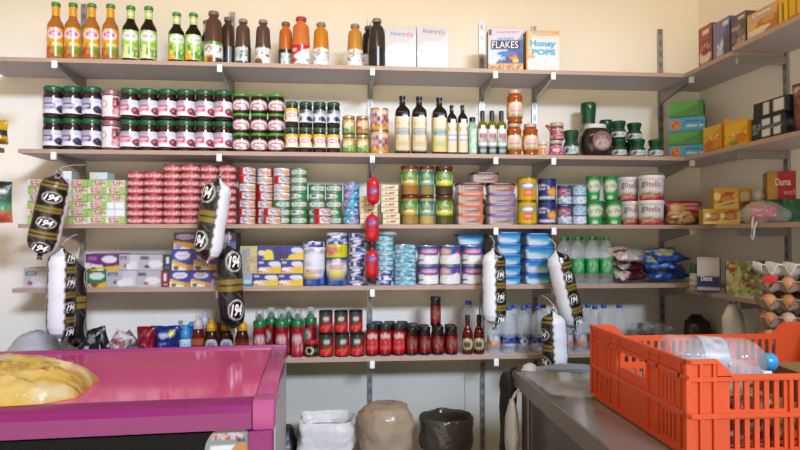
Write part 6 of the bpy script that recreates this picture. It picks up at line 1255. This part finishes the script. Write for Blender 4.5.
spawn('water_bottle', [('bottle_body', loft('bottle_body', [(.03, 0), (.04, .006), (.04, .09), (.037, .095), (.04, .1), (.04, .14), (.03, .18), (.014, .21), (.014, .23)], bm_, 24)), ('cap', loft('cap', [(.016, .215), (.016, .236), (.014, .238)], mat('#c9d0d4', .35), 16)), ('wrap_label', loft('wrap_label', [(.0405, .05), (.0405, .085)], printmat(.35, 0, 0, .6), 48, design=D('#cfd6da', N(0, 0, 1, 1, ['#4a5a9a', '#e6eaec'], .35, 5)), caps=(0, 0), sub=4))],
      (CX + .10, CY0 + .25, hc_ + .100), 'crumpled clear bottle lying beside the big one in the crate', 'bottle', None, 0, (0, math.radians(90), math.radians(-4)))
spawn('cardboard_box', [('carton', carton(.26, .17, .048, D('#8d7a5c', SL(.1, .5, .03, '#4a3e2e'), R(.3, .2, .6, .7, '#a08a68')), '#7d6a4e', '#94805f'))], (CX + .20, CY0 + .22, hc_ + .008), 'brown cardboard carton lying in the crate under the bottles', 'box', None, .12)
spawn('cardboard_box', [('carton', carton(.15, .22, .10, D('#a58a62', N(0, 0, 1, 1, ['#8a3030', '#c8b088', '#3a2a22'], .25, 3)), '#6a563c', '#8d7754'))], (CX + .46, CY0 + .20, hc_ + .008), 'brown printed carton at the right side of the crate', 'box', None, -.1)
pk_ = pouch('packet', .12, .09, .04, D('#5a2a28', N(0, 0, 1, 1, ['#a84a4a', '#2a1a1a', '#c8a890'], .4, 4)), seed=33)
spawn('snack_packet', [('packet', pk_)], (CX + .18, CY0 + .055, hc_ + .008), 'dark red packet against the slots inside the crate', 'packet', None, .1, (math.radians(-14), 0, .1))

# ================================================================== egg trays
ex = atz(761, 372, hc_)
EX0, EY0 = at(761, 300, -.98).x, -.98; ER = math.radians(-31)
def EP(x, y): return EX0 + x * math.cos(ER) - y * math.sin(ER), EY0 + x * math.sin(ER) + y * math.cos(ER)
P = .047; NX, NY = 6, 5
def tray(hgt, colr, seed):
    V, Fc = [], []; q = 6; nx, ny = NX * q, NY * q
    for j in range(ny + 1):
        for i in range(nx + 1):
            x, y = i / q * P, j / q * P
            c = math.cos(2 * PI * i / q) ; d = math.cos(2 * PI * j / q)
            z = .5 * (c + d) / 1.0
            z = max(-.55, min(.75, (c + d) * .5 + .25 * c * d))
            edge = 1.0
            V.append((x, y, hgt * (z + .55) / 1.3 + .002 * noise.noise(Vector((x * 30, y * 30, seed)))))
    n = len(V); t = .0025
    V += [(x, y, z - t) for x, y, z in V]
    for j in range(ny):
        for i in range(nx):
            a = j * (nx + 1) + i; Fc.append((a, a + 1, a + nx + 2, a + nx + 1)); Fc.append((n + a, n + a + nx + 1, n + a + nx + 2, n + a + 1))
    per = [i for i in range(nx + 1)] + [j * (nx + 1) + nx for j in range(1, ny + 1)] + [ny * (nx + 1) + i for i in range(nx - 1, -1, -1)] + [j * (nx + 1) for j in range(ny - 1, 0, -1)]
    for k in range(len(per)):
        a, b = per[k], per[(k + 1) % len(per)]; Fc.append((a, a + n, b + n, b))
    return finish('egg_tray', V, Fc, mat(colr, .85, noise_amt=.08, nscale=60, bump=.2), True, None, 60)
tw, td = NX * P, NY * P
# trays from the counter up; the visible ones carry eggs in the front row
base_z = hc_ + .004
tz = []; step = .0525
ztop = at(770, 292, EY0).z                     # lower edge of the tray that holds the uppermost eggs
k0 = int((ztop - base_z) / step)
z_ = [ztop - step * k for k in range(k0 + 1)][::-1]
tcol = mat
t_mesh = tray(.034, '#b3a493', 3); t_white = tray(.036, '#d2cfcb', 8)
eggm = [mat('#b97a4c', .5, noise_amt=.06, nscale=60), mat('#c58a5c', .5, noise_amt=.06, nscale=60), mat('#cdb294', .5, noise_amt=.05, nscale=60)]
def egg_mesh(m):
    R_ = .0207; rings = []
    for i in range(13):
        a = -PI / 2 + PI * i / 12; zz_ = math.sin(a); rr_ = math.cos(a) * (1 - .1 * zz_)
        rings.append((max(.0006, R_ * rr_), .0216 + .0216 * zz_))
    return loft('egg', rings, m, 20)
eg = [egg_mesh(m) for m in eggm]
nm_t = ['lowest', 'second', 'third', 'fourth', 'fifth', 'sixth', 'seventh']
nT = len(z_)
for k, z in enumerate(z_):
    lvl = ['topmost', 'second from top', 'third from top', 'fourth from top'][nT - 1 - k] if nT - 1 - k < 4 else f'{nm_t[k]} from the counter'
    tag(link('egg_tray', t_mesh, None, (EX0, EY0, z), (0, 0, ER)), f'grey pulp egg tray with brown eggs, {lvl} of the full stack', 'egg tray', 'stacked egg trays')
    if k >= nT - 4:
        for j in range(2):
            for i in range(4):
                if (k == nT - 1 and i == 0 and j == 0): continue
                tag(link('egg', eg[(i + j + k) % 2 if not (i == 1 and k == nT - 3) else 2], None, (*EP((i + .5) * P, (j + .5) * P), z + .0045), (0, 0, random.uniform(0, 6))), f'brown egg, {ORD[i]} along in the {ORD[j]} row of the tray {lvl}', 'egg', 'brown eggs in trays')
tag(link('egg_tray', t_white, None, (*EP(.004, .002), z_[-1] + .046), (0, 0, ER + .03)), 'whitish pulp egg tray lying empty on top of the stack', 'egg tray', 'stacked egg trays')
spawn('red_tag', [('tag', boxes('tag', [(0, 0, 0, .036, .002, .022)], mat('#c8202a', .4), bev=.0008))], (*EP(.006, -.003), z_[-1] + .028), 'small red card stuck at the corner of the upper egg tray', 'card', None, ER)

# ================================================================== bins below the shelves
def zat(px, py, Y): return at(px, py, Y)
def bin_body(w, d, h, e, m): return loft('bin_body', [(w * .40, d * .40, 0), (w * .42, d * .42, .01), (w * .49, d * .49, h - .03), (w * .51, d * .51, h - .028), (w * .51, d * .51, h), (w * .48, d * .48, h), (w * .41, d * .41, .02)], m, 48, e)
Yb_ = -.36
def lnr(name, w, d, h, e, m, drop, puff, seed, amp):
    """bin liner folded over the rim: up the inside, over the edge and down the outside"""
    return lump(name, [(w * .44, d * .44, h - drop * .8), (w * .46, d * .46, h - .02), (w * .50, d * .50, h + puff * .6), (w * .53, d * .53, h + puff), (w * .555, d * .555, h + puff * .3), (w * .56, d * .56, h - drop * .5), (w * .55, d * .55, h - drop)], m, 64, e, amp, 2.2, seed, (0, 0), 5)
p = at(327, 420, Yb_); w = 50 * mpp(p)
o = spawn('waste_bin', [('bin_body', bin_body(w, w * .8, p.z - .02, 5, mat('#c6c3be', .4))), ('bin_liner', lnr('bin_liner', w * .98, w * .8, p.z - .02, 5, mat('#dedbd8', .2, 0, .1, 1.2, bump=.9, nscale=16), .07, .03, 3, .014)), ('lid', loft('lid', [(w * .46, w * .38, p.z - .05), (w * .46, w * .38, p.z - .035), (w * .3, w * .2, p.z - .02)], mat('#b9b6b0', .45), 32, 4))], (p.x, Yb_, 0), 'white rectangular bin with a white liner, left of three', 'bin')
p = at(386, 415, Yb_); w = 52 * mpp(p)
o = spawn('waste_bin', [('bin_body', bin_body(w * .9, w * .8, p.z - .08, 2.4, mat('#94826c', .4))), ('bin_liner', lump('bin_liner', [(w * .455, w * .41, p.z - .16), (w * .50, w * .45, p.z - .13), (w * .53, w * .48, p.z - .05), (w * .51, w * .46, p.z + .005), (w * .40, w * .36, p.z + .034), (w * .22, w * .2, p.z + .045), (w * .05, w * .05, p.z + .043)], mat('#a8947c', .14, 0, .1, 1.25, bump=.9, nscale=14), 64, 2.2, .016, 2.2, 4, (0, 1), 5))], (p.x, Yb_, 0), 'middle bin covered by a puffed beige plastic liner', 'bin')
p = at(446, 414, Yb_); w = 47 * mpp(p)
o = spawn('waste_bin', [('bin_body', bin_body(w, w * .9, p.z - .02, 2, mat('#4a463f', .4))), ('bin_liner', lnr('bin_liner', w, w * .9, p.z - .02, 2, mat('#4a4640', .14, bump=.9, nscale=18), .10, .016, 6, .012)), ('liner_bottom', loft('liner_bottom', [(w * .44, w * .4, p.z - .10), (w * .2, w * .2, p.z - .12)], mat('#1f1d1a', .4), 32))], (p.x, Yb_, 0), 'round dark bin with black liner folded over its rim', 'bin')
p = at(291, 430, -.30)
spawn('dark_bag', [('bag', lump('bag', [(.03, .03, 0), (.07, .08, .02), (.075, .085, .3), (.06, .07, p.z - .05), (.02, .02, p.z + .01)], mat('#1d1a1a', .35, bump=.3), seed=21, amp=.012, sub=5))], (p.x - .02, -.28, 0), 'black bag standing between the pink counter and the white bin', 'bag')

# ================================================================== light
def area(name, loc, target, sx, sy, power, col):
    l = bpy.data.lights.new(name, 'AREA'); l.shape = 'RECTANGLE'; l.size = sx; l.size_y = sy; l.energy = power; l.color = col
    o = bpy.data.objects.new(name, l); C.objects.link(o); o.location = loc
    o.rotation_euler = (Vector(target) - Vector(loc)).to_track_quat('-Z', 'Y').to_euler(); return o
area('shop_front_daylight', (2.4, -8.0, 4.6), (0, 0, 1.3), 2.2, .8, 1040, (.55, .65, .84))
area('upper_wall_warm_fill', (.3, -2.1, 3.05), (.3, -1.2, 1.6), 1.3, .12, 12, (1., .76, .46))
# surroundings: warm fill shaped brightest low in front, dimmer above and sideways
w_ = bpy.data.worlds.new('world'); sc.world = w_; w_.use_nodes = True
nt = w_.node_tree; bg = nt.nodes['Background']
tc = nt.nodes.new('ShaderNodeTexCoord'); sx_ = nt.nodes.new('ShaderNodeSeparateXYZ'); nt.links.new(tc.outputs['Generated'], sx_.inputs[0])
def mrange(src, a, b, c, d):
    n = nt.nodes.new('ShaderNodeMapRange'); n.interpolation_type = 'SMOOTHSTEP'
    for k, v in zip((1, 2, 3, 4), (a, b, c, d)): n.inputs[k].default_value = v
    nt.links.new(src, n.inputs[0]); return n.outputs[0]
fr_ = mrange(sx_.outputs['Y'], -.75, .0, 2.85, .19); el_ = mrange(sx_.outputs['Z'], -.18, .12, 1., .13)
mu = nt.nodes.new('ShaderNodeMath'); mu.operation = 'MULTIPLY'; nt.links.new(fr_, mu.inputs[0]); nt.links.new(el_, mu.inputs[1])
bg.inputs['Color'].default_value = (1., .88, .66, 1); nt.links.new(mu.outputs[0], bg.inputs['Strength'])
sc.view_settings.view_transform = 'Standard'; sc.view_settings.look = 'None'; sc.view_settings.gamma = 1; sc.view_settings.exposure = 0.
sc.cycles.use_denoising = True
sc.cycles.max_bounces = 8; sc.cycles.transparent_max_bounces = 12
